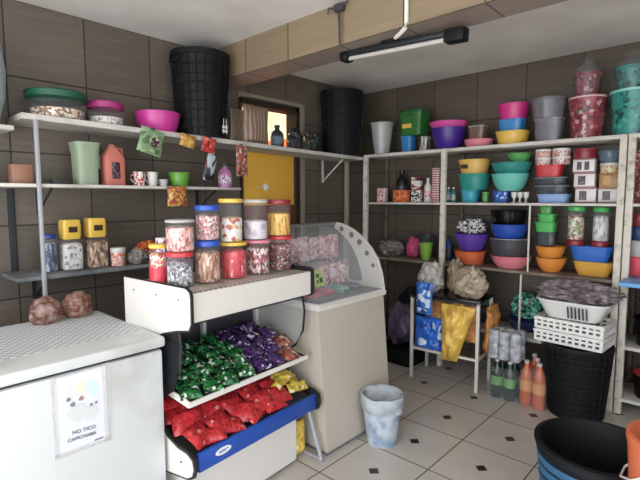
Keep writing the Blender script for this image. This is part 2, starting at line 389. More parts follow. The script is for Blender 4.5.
structure('wall_front', MB().box(((XL + XR) / 2, YF - .06, 2.63), (XR - XL, .12, .28)).box((XL + .15, YF - .06, 1.3), (.3, .12, 2.4)).box((XR - .2, YF - .06, 1.3), (.4, .12, 2.4)), 'cream')
bo = structure('trim_1', MB().box(((XL + XR) / 2, 2.37, (ZC + 2.52) / 2), (XR - XL, .24, ZC - 2.52)), 'tile_beam')
bo.data.materials.append(MATS['tile_soffit'])
for p in bo.data.polygons:
    if p.normal.z < -.5: p.material_index = 1
# doorway in the left wall and the room beyond it
d1 = bpy.data.objects.new('door_1', None); COL.objects.link(d1); d1['kind'] = 'structure'; d1.location = (XL, 2.93, 0)
fr = MB().box((-.06, -.375, 1.23), (.14, .03, 2.46)).box((-.06, .325, 1.23), (.14, .05, 2.46)).box((-.06, -.02, 2.44), (.14, .72, .05))
link('door_frame', fr, 'frame_dark', d1)
link('door_casing', MB().box((.01, .385, 1.25), (.02, .05, 2.5)).box((.006, 0, 2.492), (.012, .78, .03)), 'frame_beige', d1)
lf = link('door_leaf', MB().box((-.02, -.03, 1.77), (.03, .62, .5), .004), 'yellowdoor', d1); lf['label'] = 'yellow painted upper panel'
lr = link('lower_panel', MB().box((-.022, -.03, .79), (.03, .62, 1.46), .004), 'redbrown', d1); lr['label'] = 'red-brown lower panel'
la = link('latch', MB().lathe([(0.001, 0), (.035, 0), (.035, .006), (.02, .02), (.001, .022)], 18).xf(Matrix.Translation((-.004, -.08, 1.69)) @ Matrix.Rotation(pi / 2, 4, 'Y')).tube([(.008, -.2, 1.69), (.008, -.07, 1.69)], .006), 'milkwhite', lf)
la['label'] = 'round whitish latch plate with bolt'
structure('wall_beyond', MB().box((-4.7, 4.7, 1.22), (2.6, .1, 2.44)), 'orangewood')
structure('wall_outer', MB().box((-6.0, 3.2, 1.5), (.1, 3.2, 3.0)).box((-4.7, 4.72, 2.72), (2.6, .1, .56)).box((-4.7, 1.6, 1.5), (2.6, .1, 3.0)), 'cream')
structure('ceiling_beyond', MB().box((-4.7, 3.2, 3.05), (2.7, 3.3, .1)), 'cream')
structure('floor_beyond', MB().box((-4.71, 3.2, -.05), (2.57, 3.2, .1)), 'tile_door_room')

# vertical pale pipe beside the doorway
tag(link('wall_pipe', MB().tube([(XL + .045, 3.97, 0), (XL + .045, 3.97, 2.03)], .032, 12), 'frame_beige'), 'pale vertical pipe on the left wall near the corner', 'pipe')

# ------------------------------------------------------------------ lamp, conduit and junction box on the beam
lt = thing('ceiling_lamp', 'unlit fluorescent batten lamp with black end boxes under the tiled beam', 'lamp', (-1.565, 2.385, 2.475))
lt.rotation_euler = (0, math.radians(3.0), 0)
link('housing', MB().box((0, 0, .012), (.84, .06, .03), .006), 'darkmetal', lt)
link('tube', MB().tube([(-.38, -.005, -.018), (.34, -.005, -.018)], .0135, 12), 'tubewhite', lt)
link('end_cap', MB().box((-.395, 0, -.004), (.07, .085, .066), .02), 'blackp', lt)
link('end_cap', MB().box((.365, 0, -.004), (.115, .075, .07), .008), 'blackp', lt)
link('mounting_block', MB().box((-.06, 0, .038), (.1, .07, .03), .008), 'blackp', lt)
tag(link('conduit', MB().tube([(-1.42, 2.237, ZC), (-1.42, 2.237, 2.53), (-1.425, 2.238, 2.51), (-1.45, 2.245, 2.497), (-1.53, 2.30, 2.495)], .012, 10), 'milkwhite'), 'thin white conduit running down the tiled beam to the lamp', 'conduit')
jb = thing('junction_box', 'small dark junction box with frayed ends at the top of the tiled beam', 'junction box', (-1.89, 2.25, 2.735))
link('body', MB().box((0, -.02, 0), (.07, .04, .045), .008), 'dgrey', jb)
link('wire', MB().tube([(-.03, -.03, 0), (-.07, -.04, .01), (-.085, -.03, -.02)], .006).tube([(.03, -.03, 0), (.06, -.045, -.005), (.075, -.03, .02)], .006).tube([(0, -.035, -.02), (.005, -.03, -.1), (0, -.02, -.21)], .004), 'dgrey', jb)

# ------------------------------------------------------------------ shelving
def post(x, y, z0, z1, w=.04): return MB().box((x, y, (z0 + z1) / 2), (w, w, z1 - z0), .004)
BX = [-2.97, -2.085, -.625]
def bay(x0, x1, name, label, shelves, px, extra=()):
    t = thing(name, label, 'shelving unit', ((x0 + x1) / 2, 4.1, 0)); ox = (x0 + x1) / 2
    for z, th, m in shelves: link('shelf', MB().box((0, 0, z - th / 2), (x1 - x0 - .004, .4, th), .004), m, t)
    for x in px:
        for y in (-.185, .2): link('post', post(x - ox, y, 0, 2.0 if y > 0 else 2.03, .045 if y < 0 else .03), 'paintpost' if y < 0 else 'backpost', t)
    for a in extra: link('rod', MB().tube([(a[0] - ox, a[1] - 4.1, a[2]), (a[0] - ox, a[1] - 4.1, a[3])], a[4], 8), 'whitepaint', t)
    return t
bay(-2.97, -2.085, 'shelving_unit', 'leftmost bay of white shelves on the back wall, next to the corner', ((2.033, .03, 'shelfboard'), (1.543, .02, 'shelfboard'), (.983, .025, 'woodboard')), (-2.95,))
cu_ = bay(-2.083, -.645, 'shelving_unit', 'wide middle bay of white shelves crowded with plastic bowls', ((2.033, .03, 'shelfboard'), (1.543, .02, 'shelfboard'), (.983, .025, 'woodboard')), (-2.06, -.668), ((-1.285, 3.893, .985, 1.523, .008), (-1.335, 3.893, .435, .957, .009)))
link('lower_shelf', MB().box((-1.58 + 1.364, 0, .42), (.84, .4, .03), .004), 'shelfboard', cu_)
bay(-.643, .35, 'shelving_unit', 'rightmost bay of white shelves, mostly cut by the photo edge', ((2.033, .03, 'shelfboard'), (1.543, .02, 'shelfboard'), (.983, .025, 'woodboard'), (.51, .025, 'shelfboard'), (.12, .025, 'shelfboard')), (-.615, .33))

# left wall boards
def zlt(y): return 2.073 - .0164 * y
def sloped(y0, y1, x0, x1, th):
    return MB().prism([(y0, zlt(y0) - .0), (y1, zlt(y1)), (y1, zlt(y1) - th), (y0, zlt(y0) - th)], x0, x1, lambda u, v, t: (t, u, v))
s1 = thing('wall_shelf', 'long white top shelf along the left wall', 'shelf', (0, 0, 0))
link('board', sloped(.80, 3.885, XL + .002, -2.97, .032), 'paintboard', s1)
for y in (3.62,):
    link('bracket', MB().tube([(XL + .012, y, zlt(y) - .25), (-3.02, y, zlt(y) - .04)], .008).box((XL + .008, y, zlt(y) - .15), (.012, .02, .23)), 'whitepaint', s1)
s2 = thing('wall_shelf', 'thin white middle shelf on the left wall holding the jugs', 'shelf', (0, 0, 0))
link('board', MB().box(((XL - 2.97) / 2 + .001, 1.32, 1.66), (.328, 1.96, .02), .003), 'shelfboard', s2)
for y in (.95, 2.1): link('bracket', MB().tube([(XL + .012, y, 1.5), (-3.03, y, 1.645)], .006).box((XL + .008, y, 1.57), (.012, .02, .16)), 'darkmetal', s2)
s3 = thing('wall_shelf', 'grey low shelf on the left wall holding yellow-lidded jars', 'shelf', (0, 0, 0))
link('board', MB().box(((XL - 2.97) / 2 + .001, 1.42, 1.128), (.328, 1.38, .024), .003), 'greyboard', s3)
for y in (.9, 1.9): link('bracket', MB().tube([(XL + .012, y, .96), (-3.03, y, 1.11)], .007).box((XL + .008, y, 1.035), (.012, .02, .16)), 'darkmetal', s3)
tag(link('shelf_upright', post(-2.955, .862, .0, 2.025, .022), 'polegrey'), 'slim grey metal upright in front of the left wall shelves', 'upright')
tag(link('wall_rail', MB().box((XL + .008, .80, 1.39), (.016, .03, .5)), 'darkmetal'), 'dark metal rail on the left wall between middle and low shelf', 'rail')
cs = thing('corner_shelf', 'short pale board at the far left edge of the photo', 'shelf', (-3.13, .45, 1.97))
link('board', MB().box((0, 0, 0), (.33, .62, .025), .004), 'paintboard', cs)
link('bracket', MB().tube([(-.15, .2, -.2), (.1, .2, -.013)], .008), 'darkmetal', cs)
bk = thing('bucket', 'pale blue-grey bucket on the short board at the left edge', 'bucket', (-3.12, .57, 1.983))
link('body', MB().lathe([(.11, 0), (.15, .005), (.19, .16), (.2, .3), (.185, .42), (.178, .42), (.19, .3), (.14, .02)], 30, cap=(1, 1)), 'paleplastic', bk)
link('rim', MB().lathe([(.186, .412), (.195, .42), (.186, .432), (.178, .42), (.186, .412)], 30, cap=(0, 0)), 'paleplastic', bk)

# ------------------------------------------------------------------ generic wares
def open_profile(r0, r1, h, t=.004, bulge=.0, n=6):
    o = []; i = []
    for k in range(n + 1):
        u = k / n; r = r0 + (r1 - r0) * (u + bulge * math.sin(pi * u)); o.append((r, h * u))
    rim = [(r1 + t * 1.2, h - t * .8), (r1 + t * 1.4, h), (r1 - t * .2, h)]
    for k in range(n, -1, -1):
        u = k / n; r = r0 + (r1 - r0) * (u + bulge * math.sin(pi * u)) - t; i.append((max(.002, r), max(t, h * u)))
    return o[:-1] + rim + i[1:]
SEED = [0]
def K(kind, x, y, z, w, d, h, rz, name, label, cat, m='offwhite', rb=None, lid=None, lidh=.12, content=None, fill=.88, over=1.03, base=None,
      patch=None, edge=None, rimm=None, cap=None, label_=None, wrap=0, g=0, **kw):
    SEED[0] += 1
    lab = kw.get('lab'); r = w / 2; rzr = math.radians(rz); loc = (x, y, z)
    z_ = .0006
    h = h - .001
    multi = lid or content or rimm or patch or edge or cap or base or wrap or kind in ('meshbin', 'mug', 'jug', 'jug2', 'bottle', 'crate_lid', 'jar', 'pack')
    if kind in ('bucket', 'tub', 'rtub') and h > .09: multi = True
    t = thing(name, label, cat, loc, rzr) if multi else None
    def P(nm, mb, mm, par=None): return link(nm, mb, mm, par or t)
    def solo(mb, mm):
        o = link(name, mb, mm, None, loc, (0, 0, rzr)); return tag(o, label, cat)
    if kind in ('bowl', 'cup2'):
        pr = open_profile(r * (rb or .65), r * .985, h, .004, .22 if kind == 'bowl' else .05)
        if t: P('body', MB().lathe(pr, 32), m)
        else: t = solo(MB().lathe(pr, 32), m)
        if rimm: P('rim', MB().lathe([(r * .985, h - .006), (r * 1.02, h - .003), (r * 1.02, h + .002), (r * .97, h + .002), (r * .985, h - .006)], 32, cap=(0, 0)), rimm)
    elif kind == 'cup':
        pr = [(r * .8, 0), (r * .8, .004), (r * .3, .01), (r * .3, h * .35), (r * .85, h * .55), (r, h), (r * .88, h), (r * .7, h * .58), (.002, h * .45)]
        solo(MB().lathe(pr, 16), m)
    elif kind in ('tub', 'rtub'):
        Q = 5 if kind == 'tub' else 2.5
        k = rb or (.86 if kind == 'tub' else .78); hh = h * (.9 if lid else 1)
        pr = open_profile(r * k, r * .98, hh, .004, .15)
        mb = MB().lathe(pr, 40, sq=Q, sy=d / w)
        if not t: solo(mb, m)
        else:
            P('body', mb, m)
            P('rim', MB().lathe([(r * .97, hh - .012), (r * 1.0, hh - .01), (r * 1.005, hh), (r * .96, hh), (r * .97, hh - .012)], 40, sq=Q, sy=d / w, cap=(0, 0)), rimm or m)
            if lid: P('lid', MB().lathe([(r * 1.0, hh + z_), (r * 1.02, hh + .004), (r * 1.0, h), (r * .85, h)], 40, sq=Q, sy=d / w), lid)
            if patch: P('sticker', MB().box((-r * .3, -d / 2 * .94, h * .5), (w * .26, .004, h * .3)), patch)
    elif kind == 'crate_lid':
        P('body', MB().lathe(open_profile(r * .86, r * .96, h * .84, .005, .05), 40, sq=7, sy=d / w), m)
        P('lid', MB().lathe([(r * .99, h * .84 + z_), (r * 1.0, h * .88), (r * .98, h * .95), (r * .8, h)], 40, sq=7, sy=d / w), lid)
        P('sticker', MB().box((-r * .25, -d / 2 * .93, h * .36), (w * .4, .006, h * .16)), patch)
        P('handle', MB().box((0, -d / 2 * .97, h * .76), (w * .3, .014, .02), .004), lid)
    elif kind == 'bucket':
        k = rb or .75; hh = h * (.62 if wrap else 1)
        P('body', MB().lathe(open_profile(r * k, r * .97, hh, .004, .0), 36), m)
        P('rim', MB().lathe([(r * .965, hh - .02), (r * 1.0, hh - .018), (r * 1.0, hh), (r * .94, hh + .001), (r * .965, hh - .02)], 36, cap=(0, 0)), rimm or m)
        if wrap:
            P('wrapping', MB().lathe([(r * k + .006, .004), (r * 1.03, hh), (r * .9, h * .74), (r * .55, h * .84), (r * .3, h * .9), (r * .5, h * .97), (r * .6, h)], 36, cap=(0, 0),
              wob=lambda a, zz: .07 * math.sin(a * 7 + zz * 30) * (zz / h)), 'wrap')
    elif kind == 'meshbin':
        k = rb or .8
        P('body', MB().lathe(open_profile(r * k, r * .95, h * .97, .005, .03, 10), 44), m)
        P('rim', MB().lathe([(r * .94, h * .93), (r, h * .935), (r * 1.0, h), (r * .93, h), (r * .94, h * .93)], 44, cap=(0, 0)), m)
        rb_ = MB()
        for q in range(1, 9):
            zz = h * .93 * q / 9; rr = r * (k + (.95 - k) * q / 9) + .004
            rb_.lathe([(rr - .002, zz - .008), (rr + .004, zz - .005), (rr + .004, zz + .005), (rr - .002, zz + .008)], 44, cap=(0, 0))
        for q in range(22):
            a = 2 * pi * q / 22
            rb_.tube([((r * k + .003) * math.cos(a), (r * k + .003) * math.sin(a), .01), ((r * .95 + .003) * math.cos(a), (r * .95 + .003) * math.sin(a), h * .92)], .006, 5)
        P('lattice', rb_, m)
        for sg in (1, -1): P('handle', MB().tube([(sg * r * .98, -.05, h * .9), (sg * r * 1.05, -.04, h * .86), (sg * r * 1.05, .04, h * .86), (sg * r * .98, .05, h * .9)], .008), m)
    elif kind == 'jar':
        lh = h * lidh; gh = h - lh; b0 = 0
        if base:
            b0 = h * .13; P('base', MB().lathe([(r * 1.05, 0), (r * 1.1, b0 * .5), (r, b0)], 28), base)
        q = 6 if lidh > .3 and over < 1.05 else 2.2
        pr = [(r * .9, b0 + z_), (r * .96, b0 + .006), (r * .96, gh * .88), (r * .86, gh - z_)]
        P('body', MB().lathe(pr, 28, sq=q), m)
        ch = b0 + (gh - b0) * fill
        P('content', MB().lathe([(r * .84, b0 + .005), (r * .9, b0 + .014), (r * .9, ch * .93), (r * .6, ch), (r * .3, ch * .985)], 24, sq=q), content)
        P('lid', MB().lathe([(r * .9 * over, gh), (r * .98 * over, gh + lh * .15), (r * .98 * over, gh + lh * .8), (r * .9 * over, h)], 28, sq=q if lidh > .3 and over < 1.05 else 2.), lid)
        if q == 6: P('print', MB().box((0, -r * .98 * over - .001, gh + lh * .5), (r * .8, .002, lh * .3)), 'dbrown')
        if lab: P('label', MB().lathe([(r * .97, gh * .12), (r * .985, gh * .12), (r * .985, gh * .5), (r * .97, gh * .5), (r * .97, gh * .12)], 28, sq=q, cap=(0, 0)), lab)
    elif kind == 'tin':
        tt = thing(name, label, cat, loc, rzr)
        link('body', MB().lathe([(r * .94, 0), (r * .95, .002), (r * .95, h * .72), (r * .94, h * .73)], 28), m, tt)
        link('lid', MB().lathe([(r * .98, h * .73 + z_), (r, h * .75), (r, h * .96), (r * .94, h)], 28), m if m in ('dred',) else 'offwhite', tt)
    elif kind == 'mug':
        P('body', MB().lathe(open_profile(r * .8, r * .95, h, .003, .1), 24), m)
        P('handle', MB().tube([(-r * .9, -.0, h * .8), (-r * 1.4, 0, h * .75), (-r * 1.5, 0, h * .45), (-r * .85, 0, h * .2)], .004), m)
    elif kind == 'bottle':
        P('body', MB().lathe([(r * .9, 0), (r * .96, .004), (r * .96, h * .58), (r * .8, h * .7), (r * .38, h * .8), (r * .34, h * .88)], 24), m)
        P('cap', MB().lathe([(r * .42, h * .88 + z_), (r * .44, h * .89), (r * .42, h)], 20), cap or m)
        P('label', MB().lathe([(r * .965, h * .15), (r * .985, h * .15), (r * .985, h * .5), (r * .965, h * .5), (r * .965, h * .15)], 24, cap=(0, 0)), lab or 'label_white')
    elif kind == 'jug':
        P('body', MB().lathe(open_profile(r * .80, r * .86, h * .86, .004, .04), 32, sq=5), m)
        P('lip', MB().lathe([(r * .86, h * .8), (r * .98, h * .97), (r * .99, h), (r * .9, h), (r * .8, h * .82)], 32, sq=5, cap=(0, 0)), m)
        P('handle', MB().tube([(r * .7, 0, h * .75), (r * 1.05, 0, h * .72), (r * 1.08, 0, h * .4), (r * .74, 0, h * .25)], .009), m)
    elif kind == 'jug2':
        P('body', MB().lathe([(r * .86, 0), (r * .9, .005), (r * .93, h * .64), (r * .88, h * .70), (r * .34, h * .93)], 32, sq=6, sy=.7), m)
        P('cap', MB().lathe([(r * .33, h * .93 + z_), (r * .3, h * .97), (r * .15, h)], 20), m)
        P('label', MB().box((0, -r * .66, h * .36), (r * .7, .008, h * .4), .002), 'darkprint')
        P('handle', MB().tube([(r * .3, 0, h * .9), (r * .85, 0, h * .9), (r * .86, 0, h * .66)], .009), m)
    elif kind == 'box':
        mb = MB().box((0, 0, h / 2), (w, d, h), .003)
        if not t: solo(mb, m)
        else:
            P('body', mb, m)
            if patch:
                two = 'two' in label
                for xx in ((-.2, .15) if two else (-.12,)): P('picture', MB().box((xx * w, -d / 2 - .0015, h * .5), (w * (.22 if two else .36), .003, h * .6)), patch)
            if edge: P('border', MB().box((0, -d / 2 - .001, h * .05), (w * .98, .003, h * .07)).box((0, -d / 2 - .001, h * .95), (w * .98, .003, h * .05)), edge)
    elif kind == 'pack':
        P('wrapper', MB().pillow(w, h, max(.02, d), seed=SEED[0]).xf(Matrix.Translation((0, 0, h / 2)) @ Matrix.Rotation(pi / 2, 4, 'X')), m)
        P('seal', MB().box((0, 0, h - .006), (w * .96, .004, .012)), 'clearbag')
    elif kind == 'bag':
        mb = MB().blob((0, 0, h * .46), (r * .88, r * .75, h * .48), .16 if 'bread' in m else .3, 3.0, SEED[0], 5, h * .46)
        solo(mb, m)
    else: raise ValueError(kind)

K('bucket',-2.868,4.080,2.035,0.250,0.250,0.332,0,'bucket','translucent whitish tapered pot, leftmost on the top shelf of the back wall','pot',m='milky', rb=0.62)
K('tub',-2.544,4.080,2.035,0.122,0.122,0.165,0,'container','bright blue tub under the green crate on the top shelf','tub',m='blue2', g=0)
K('tub',-2.362,4.080,2.035,0.091,0.091,0.149,0,'container','white and dark striped pack beside the blue tub under the green crate','pack',m='striped')
K('crate_lid',-2.473,4.080,2.200,0.260,0.208,0.254,0,'storage_box','dark green storage box with yellow sticker on top of the blue tub','storage box',m='dgreen', patch='yellow', lid='dgreen2')
K('bowl',-2.108,4.080,2.035,0.318,0.318,0.199,0,'bowl','deep purple bowl with pink bowl stacked on it on the top shelf','bowl',m='purple', rb=0.6)
K('bowl',-2.111,4.080,2.234,0.354,0.354,0.056,0,'bowl','bright pink shallow bowl lying on top of the deep purple bowl','bowl',m='pink', rb=0.8)
K('bowl',-1.809,4.080,2.035,0.256,0.256,0.071,0,'bowl','salmon pink low bowl beside the deep purple bowl on the top shelf','bowl',m='salmon', rb=0.75)
K('tub',-1.821,4.080,2.106,0.151,0.121,0.124,0,'container','clear container with brown contents on the salmon pink low bowl','container',m='brownclear', lid='milky')
K('rtub',-1.512,4.080,2.035,0.262,0.262,0.113,0,'container','yellow tub at the bottom of the tub stack topped by magenta','tub',m='yellow')
K('tub',-1.517,4.080,2.148,0.202,0.161,0.101,0,'container','blue tub between the magenta tub and the yellow tub','tub',m='blue2')
K('rtub',-1.512,4.080,2.249,0.244,0.244,0.126,0,'container','magenta tub topmost of the three-colour tub stack on the top shelf','tub',m='magenta')
K('tub',-1.218,4.080,2.035,0.215,0.172,0.187,0,'container','lower of the two clear grey bins stacked on the top shelf','bin',m='greyclear', rimm='milky')
K('bucket',-1.233,4.080,2.222,0.270,0.270,0.160,0,'container','upper of the two clear grey bins stacked on the top shelf','bin',m='greyclear', rb=0.85)
K('bucket',-0.950,4.080,2.035,0.269,0.269,0.322,0,'bucket','large red flower-patterned bucket on the top shelf','bucket',m='redfloral', rb=0.8, rimm='pinkwhite')
K('bucket',-0.960,4.080,2.357,0.194,0.194,0.279,0,'bucket','smaller red flower-patterned bucket in plastic wrap atop the large red one','bucket',m='redfloral', rb=0.75, wrap=1)
K('bucket',-0.640,4.080,2.035,0.327,0.327,0.323,0,'bucket','large teal patterned bucket at the right end of the top shelf','bucket',m='tealfloral', rb=0.8, rimm='tealrim')
K('bucket',-0.667,4.080,2.358,0.230,0.230,0.270,0,'bucket','smaller teal patterned bucket in plastic wrap atop the large teal one','bucket',m='tealfloral', rb=0.75, wrap=1)
K('box',-2.854,4.080,1.545,0.100,0.060,0.147,0,'packet','small pink and white box leftmost on the middle back shelf','box',m='pinkprint')
K('bottle',-2.690,4.200,1.545,0.125,0.125,0.334,0,'bottle','black round-shouldered bottle standing behind the orange pack','bottle',m='black', cap='black', lab='dgrey')
K('box',-2.579,4.020,1.545,0.160,0.064,0.121,0,'packet','orange and red printed pack on the middle back shelf','pack',m='orangeprint')
K('box',-2.436,4.080,1.545,0.101,0.061,0.120,0,'packet','white box with black print, lower one beside the orange pack','box',m='bwprint')
K('box',-2.438,4.080,1.665,0.101,0.060,0.129,0,'packet','white box with dark red band on top of the black-printed box','box',m='redband')
K('bottle',-2.314,4.080,1.545,0.077,0.077,0.236,0,'bottle','white bottle with pink tint beside the two printed boxes','bottle',m='offwhite', cap='offwhite', lab='pinkprint')
K('pack',-2.233,4.080,1.545,0.081,0.028,0.329,0,'packet','red and white striped pack standing next to the shelf post','pack',m='redstripe')
K('bottle',-2.095,4.080,1.545,0.046,0.046,0.144,0,'bottle','small clear teal bottle beside the shelf post, left one of the pair','bottle',m='tealclear', cap='offwhite', lab='milky')
K('bottle',-2.043,4.080,1.545,0.045,0.045,0.143,0,'bottle','small clear teal bottle next to the cyan tub, right one of the pair','bottle',m='tealclear', cap='offwhite', lab='milky')
K('rtub',-1.875,4.080,1.545,0.166,0.166,0.113,0,'container','cyan tub at the bottom under the teal tub and yellow tub','tub',m='cyan')
K('rtub',-1.841,4.080,1.658,0.268,0.268,0.145,0,'container','teal square tub between the cyan tub and a yellow tub','tub',m='teal')
K('rtub',-1.845,4.080,1.803,0.268,0.268,0.126,0,'container','yellow square tub with small dark mark on top of the teal tub','tub',m='yellow2', patch='dbrown')
K('jar',-1.700,4.000,1.545,0.058,0.058,0.092,0,'jar','tiny green jar beside the cyan tub','jar',m='greenclear', content='dgreen2', lid='lime')
K('tub',-1.585,4.080,1.545,0.134,0.107,0.100,0,'container','royal blue patterned tub under the pale teal bowl','tub',m='blueprint')
K('cup',-1.460,4.020,1.545,0.047,0.047,0.090,0,'cup','small white goblet nearest the royal blue patterned tub','cup',m='offwhite')
K('cup',-1.411,4.020,1.545,0.046,0.046,0.089,0,'cup','small white goblet, middle of the three beside the blue tub','cup',m='offwhite')
K('cup',-1.362,4.020,1.545,0.046,0.046,0.088,0,'cup','small white goblet farthest from the royal blue patterned tub','cup',m='offwhite')
K('bowl',-1.521,4.080,1.645,0.304,0.304,0.146,0,'bowl','pale teal bowl under the darker teal bowl','bowl',m='paleteal', rb=0.6)
K('bowl',-1.512,4.080,1.791,0.327,0.327,0.094,0,'bowl','dark teal bowl between the green glass bowl and pale teal bowl','bowl',m='teal', rb=0.75)
K('bowl',-1.452,4.080,1.885,0.188,0.188,0.076,0,'bowl','small green glass bowl on the dark teal bowl','bowl',m='greenclear', rb=0.7)
K('tub',-1.161,4.080,1.545,0.240,0.168,0.071,0,'tray','pale blue tray at the bottom of the smoky container stack','tray',m='paleblue')
K('tub',-1.176,4.080,1.616,0.247,0.173,0.073,0,'container','lower smoky grey container above the pale blue tray','container',m='smoky', rimm='smokyrim')
K('tub',-1.182,4.080,1.689,0.240,0.168,0.065,0,'container','upper smoky grey container under the bright red box','container',m='smoky', rimm='smokyrim')
K('tub',-1.201,4.080,1.754,0.203,0.142,0.097,0,'container','bright red box under the four small printed tins','container',m='red')
K('tin',-1.254,4.080,1.851,0.126,0.126,0.065,0,'tin','small red and white tin, lower of the stack nearest the teal bowls','tin',m='redwhite')
K('tin',-1.257,4.080,1.916,0.126,0.126,0.065,0,'tin','small orange and white tin, upper of the stack nearest the teal bowls','tin',m='orangewhite')
K('tin',-1.118,4.080,1.851,0.136,0.136,0.064,0,'tin','small red and white tin, lower of the stack nearest the dark-print boxes','tin',m='redwhite')
K('tin',-1.121,4.080,1.915,0.136,0.136,0.064,0,'tin','small red and white tin, upper of the stack nearest the dark-print boxes','tin',m='redwhite')
K('box',-0.927,4.080,1.545,0.143,0.072,0.117,0,'packet','white box with dark print at the bottom under the red round tin','box',m='boxwhite', patch='darkprint', edge='dred')
K('box',-0.940,4.080,1.662,0.144,0.072,0.116,0,'packet','white box with dark print, middle of the three under the red tin','box',m='boxwhite', patch='darkprint', edge='dred')
K('box',-0.948,4.080,1.778,0.150,0.075,0.108,0,'packet','white box with two dark pictures directly under the red round tin','box',m='boxwhite', patch='darkprint', edge='dred')
K('tin',-0.949,4.080,1.886,0.169,0.169,0.077,0,'tin','dark red round tin on top of the white printed boxes','tin',m='dred')
K('box',-0.769,4.080,1.545,0.143,0.072,0.113,0,'packet','white box with dark picture under the amber boxes','box',m='boxwhite', patch='darkprint', edge='dred')
K('box',-0.771,4.080,1.658,0.137,0.069,0.113,0,'packet','amber brown box between the white box and cream tin','box',m='amber', patch='ochre')
K('tin',-0.776,4.080,1.771,0.135,0.135,0.075,0,'tin','cream patterned tin above the amber brown box','tin',m='creamprint')
K('bowl',-0.780,4.080,1.846,0.160,0.160,0.090,0,'bowl','grey-blue glass bowl on top of the cream patterned tin','bowl',m='greyblue', rb=0.75)
K('bag',-2.732,4.080,0.985,0.302,0.302,0.169,0,'plastic_bag','crumpled grey plastic bag in the left bay of the low back shelf','bag',m='baggrey')
K('bag',-2.481,4.100,0.985,0.150,0.150,0.214,0,'plastic_bag','bright pink crumpled bag standing by the lime green cup','bag',m='pinkbag')
K('bowl',-2.390,4.220,0.985,0.189,0.189,0.226,0,'bowl','dark grey bowl behind the lime green cup','bowl',m='dgrey', rb=0.7)
K('cup2',-2.278,4.000,0.985,0.133,0.133,0.167,0,'cup','lime green cup in front of the dark grey bowl','cup',m='lime')
K('bottle',-2.113,4.150,0.985,0.075,0.075,0.235,0,'bottle','dark blue bottle beside the shelf post on the low shelf','bottle',m='dblue', cap='black', lab='dgrey')
K('bowl',-1.855,4.060,0.985,0.281,0.281,0.121,0,'bowl','orange shallow bowl under the violet bowl','bowl',m='orange', rb=0.8)
K('bowl',-1.844,4.060,1.106,0.306,0.306,0.157,0,'bowl','violet bowl holding a bag of white and black packets','bowl',m='violet', rb=0.6)
K('bag',-1.839,4.060,1.262,0.270,0.270,0.137,0,'plastic_bag','clear bag of white and black packets piled on the violet bowl','bag',m='bwbag')
K('bowl',-1.481,4.060,0.985,0.337,0.337,0.106,0,'bowl','rose pink wide bowl at the bottom of the dark bowl stack','bowl',m='rose', rb=0.65)
K('bowl',-1.494,4.060,1.091,0.337,0.337,0.148,0,'bowl','charcoal bowl with pale rim on the rose pink bowl','bowl',m='charcoal', rb=0.8, rimm='milky')
K('bowl',-1.507,4.060,1.239,0.305,0.305,0.122,0,'bowl','royal blue bowl between the charcoal bowl and black glass bowl','bowl',m='royal', rb=0.75)
K('bowl',-1.516,4.060,1.360,0.297,0.297,0.121,0,'bowl','black glass bowl topmost above the royal blue bowl','bowl',m='blackglass', rb=0.8)
K('bowl',-1.156,4.060,0.985,0.235,0.235,0.116,0,'bowl','lower of the two orange bowls beside the shelf rod','bowl',m='orangey', rb=0.55)
K('bowl',-1.165,4.060,1.101,0.228,0.228,0.091,0,'bowl','upper of the two orange bowls beside the shelf rod','bowl',m='orangey', rb=0.7)
K('tub',-1.196,4.060,1.191,0.141,0.098,0.116,0,'container','smoky clear tub between the orange bowls and green tubs','tub',m='smoky')
K('tub',-1.204,4.060,1.307,0.156,0.125,0.082,0,'container','bright green tub, largest and lowest of the green stack','tub',m='green')
K('tub',-1.199,4.060,1.389,0.131,0.104,0.066,0,'container','bright green tub, middle one of the green stack','tub',m='green')
K('tub',-1.209,4.060,1.455,0.093,0.075,0.063,0,'container','small clear green tub on top of the green stack','tub',m='greenclear')
K('tub',-0.845,4.060,0.985,0.281,0.155,0.111,0,'basin','mustard yellow rectangular basin under the blue one','basin',m='mustard', rb=0.72)
K('tub',-0.864,4.060,1.096,0.294,0.162,0.117,0,'basin','blue rectangular basin on the mustard yellow one','basin',m='azure', rb=0.78)
K('jar',-0.985,4.060,1.213,0.125,0.125,0.305,0,'jar','tall clear jar with green and red decoration and dark red base','jar',m='clear', content='floraljar', lid='green', base='dred')
K('jar',-0.813,4.060,1.213,0.118,0.118,0.299,0,'jar','tall clear jar with white contents and dark red base','jar',m='clear', content='whitejar', lid='green', base='dred')
K('box',-0.587,4.080,1.790,0.100,0.060,0.137,0,'packet','red box high on the middle shelf beyond the right shelf post','box',m='redprint')
K('box',-0.575,4.080,1.545,0.095,0.057,0.246,0,'packet','dark red tall box on the middle shelf beyond the right shelf post','box',m='dredprint')
K('bowl',-0.574,4.100,0.985,0.183,0.183,0.169,0,'bowl','coral pink bowl on the low shelf beyond the right shelf post','bowl',m='coral', rb=0.75)
K('bowl',-0.575,4.100,1.154,0.171,0.171,0.119,0,'bowl','pale grey bowl above the coral pink bowl','bowl',m='palegrey', rb=0.8)
K('bowl',-0.574,4.100,1.272,0.158,0.158,0.103,0,'bowl','navy bowl between the pale grey bowl and maroon bowl','bowl',m='navy', rb=0.8)
K('bowl',-0.573,4.100,1.376,0.145,0.145,0.096,0,'bowl','maroon bowl on top of the navy bowl','bowl',m='maroon', rb=0.8)
K('jar',-3.120,1.032,2.057,0.318,0.318,0.167,90,'cake_box','wide clear cake container with a dark green lid','container',m='clear', content='cakebits', lid='bottle_green', lidh=0.3, fill=0.55, over=1.1)
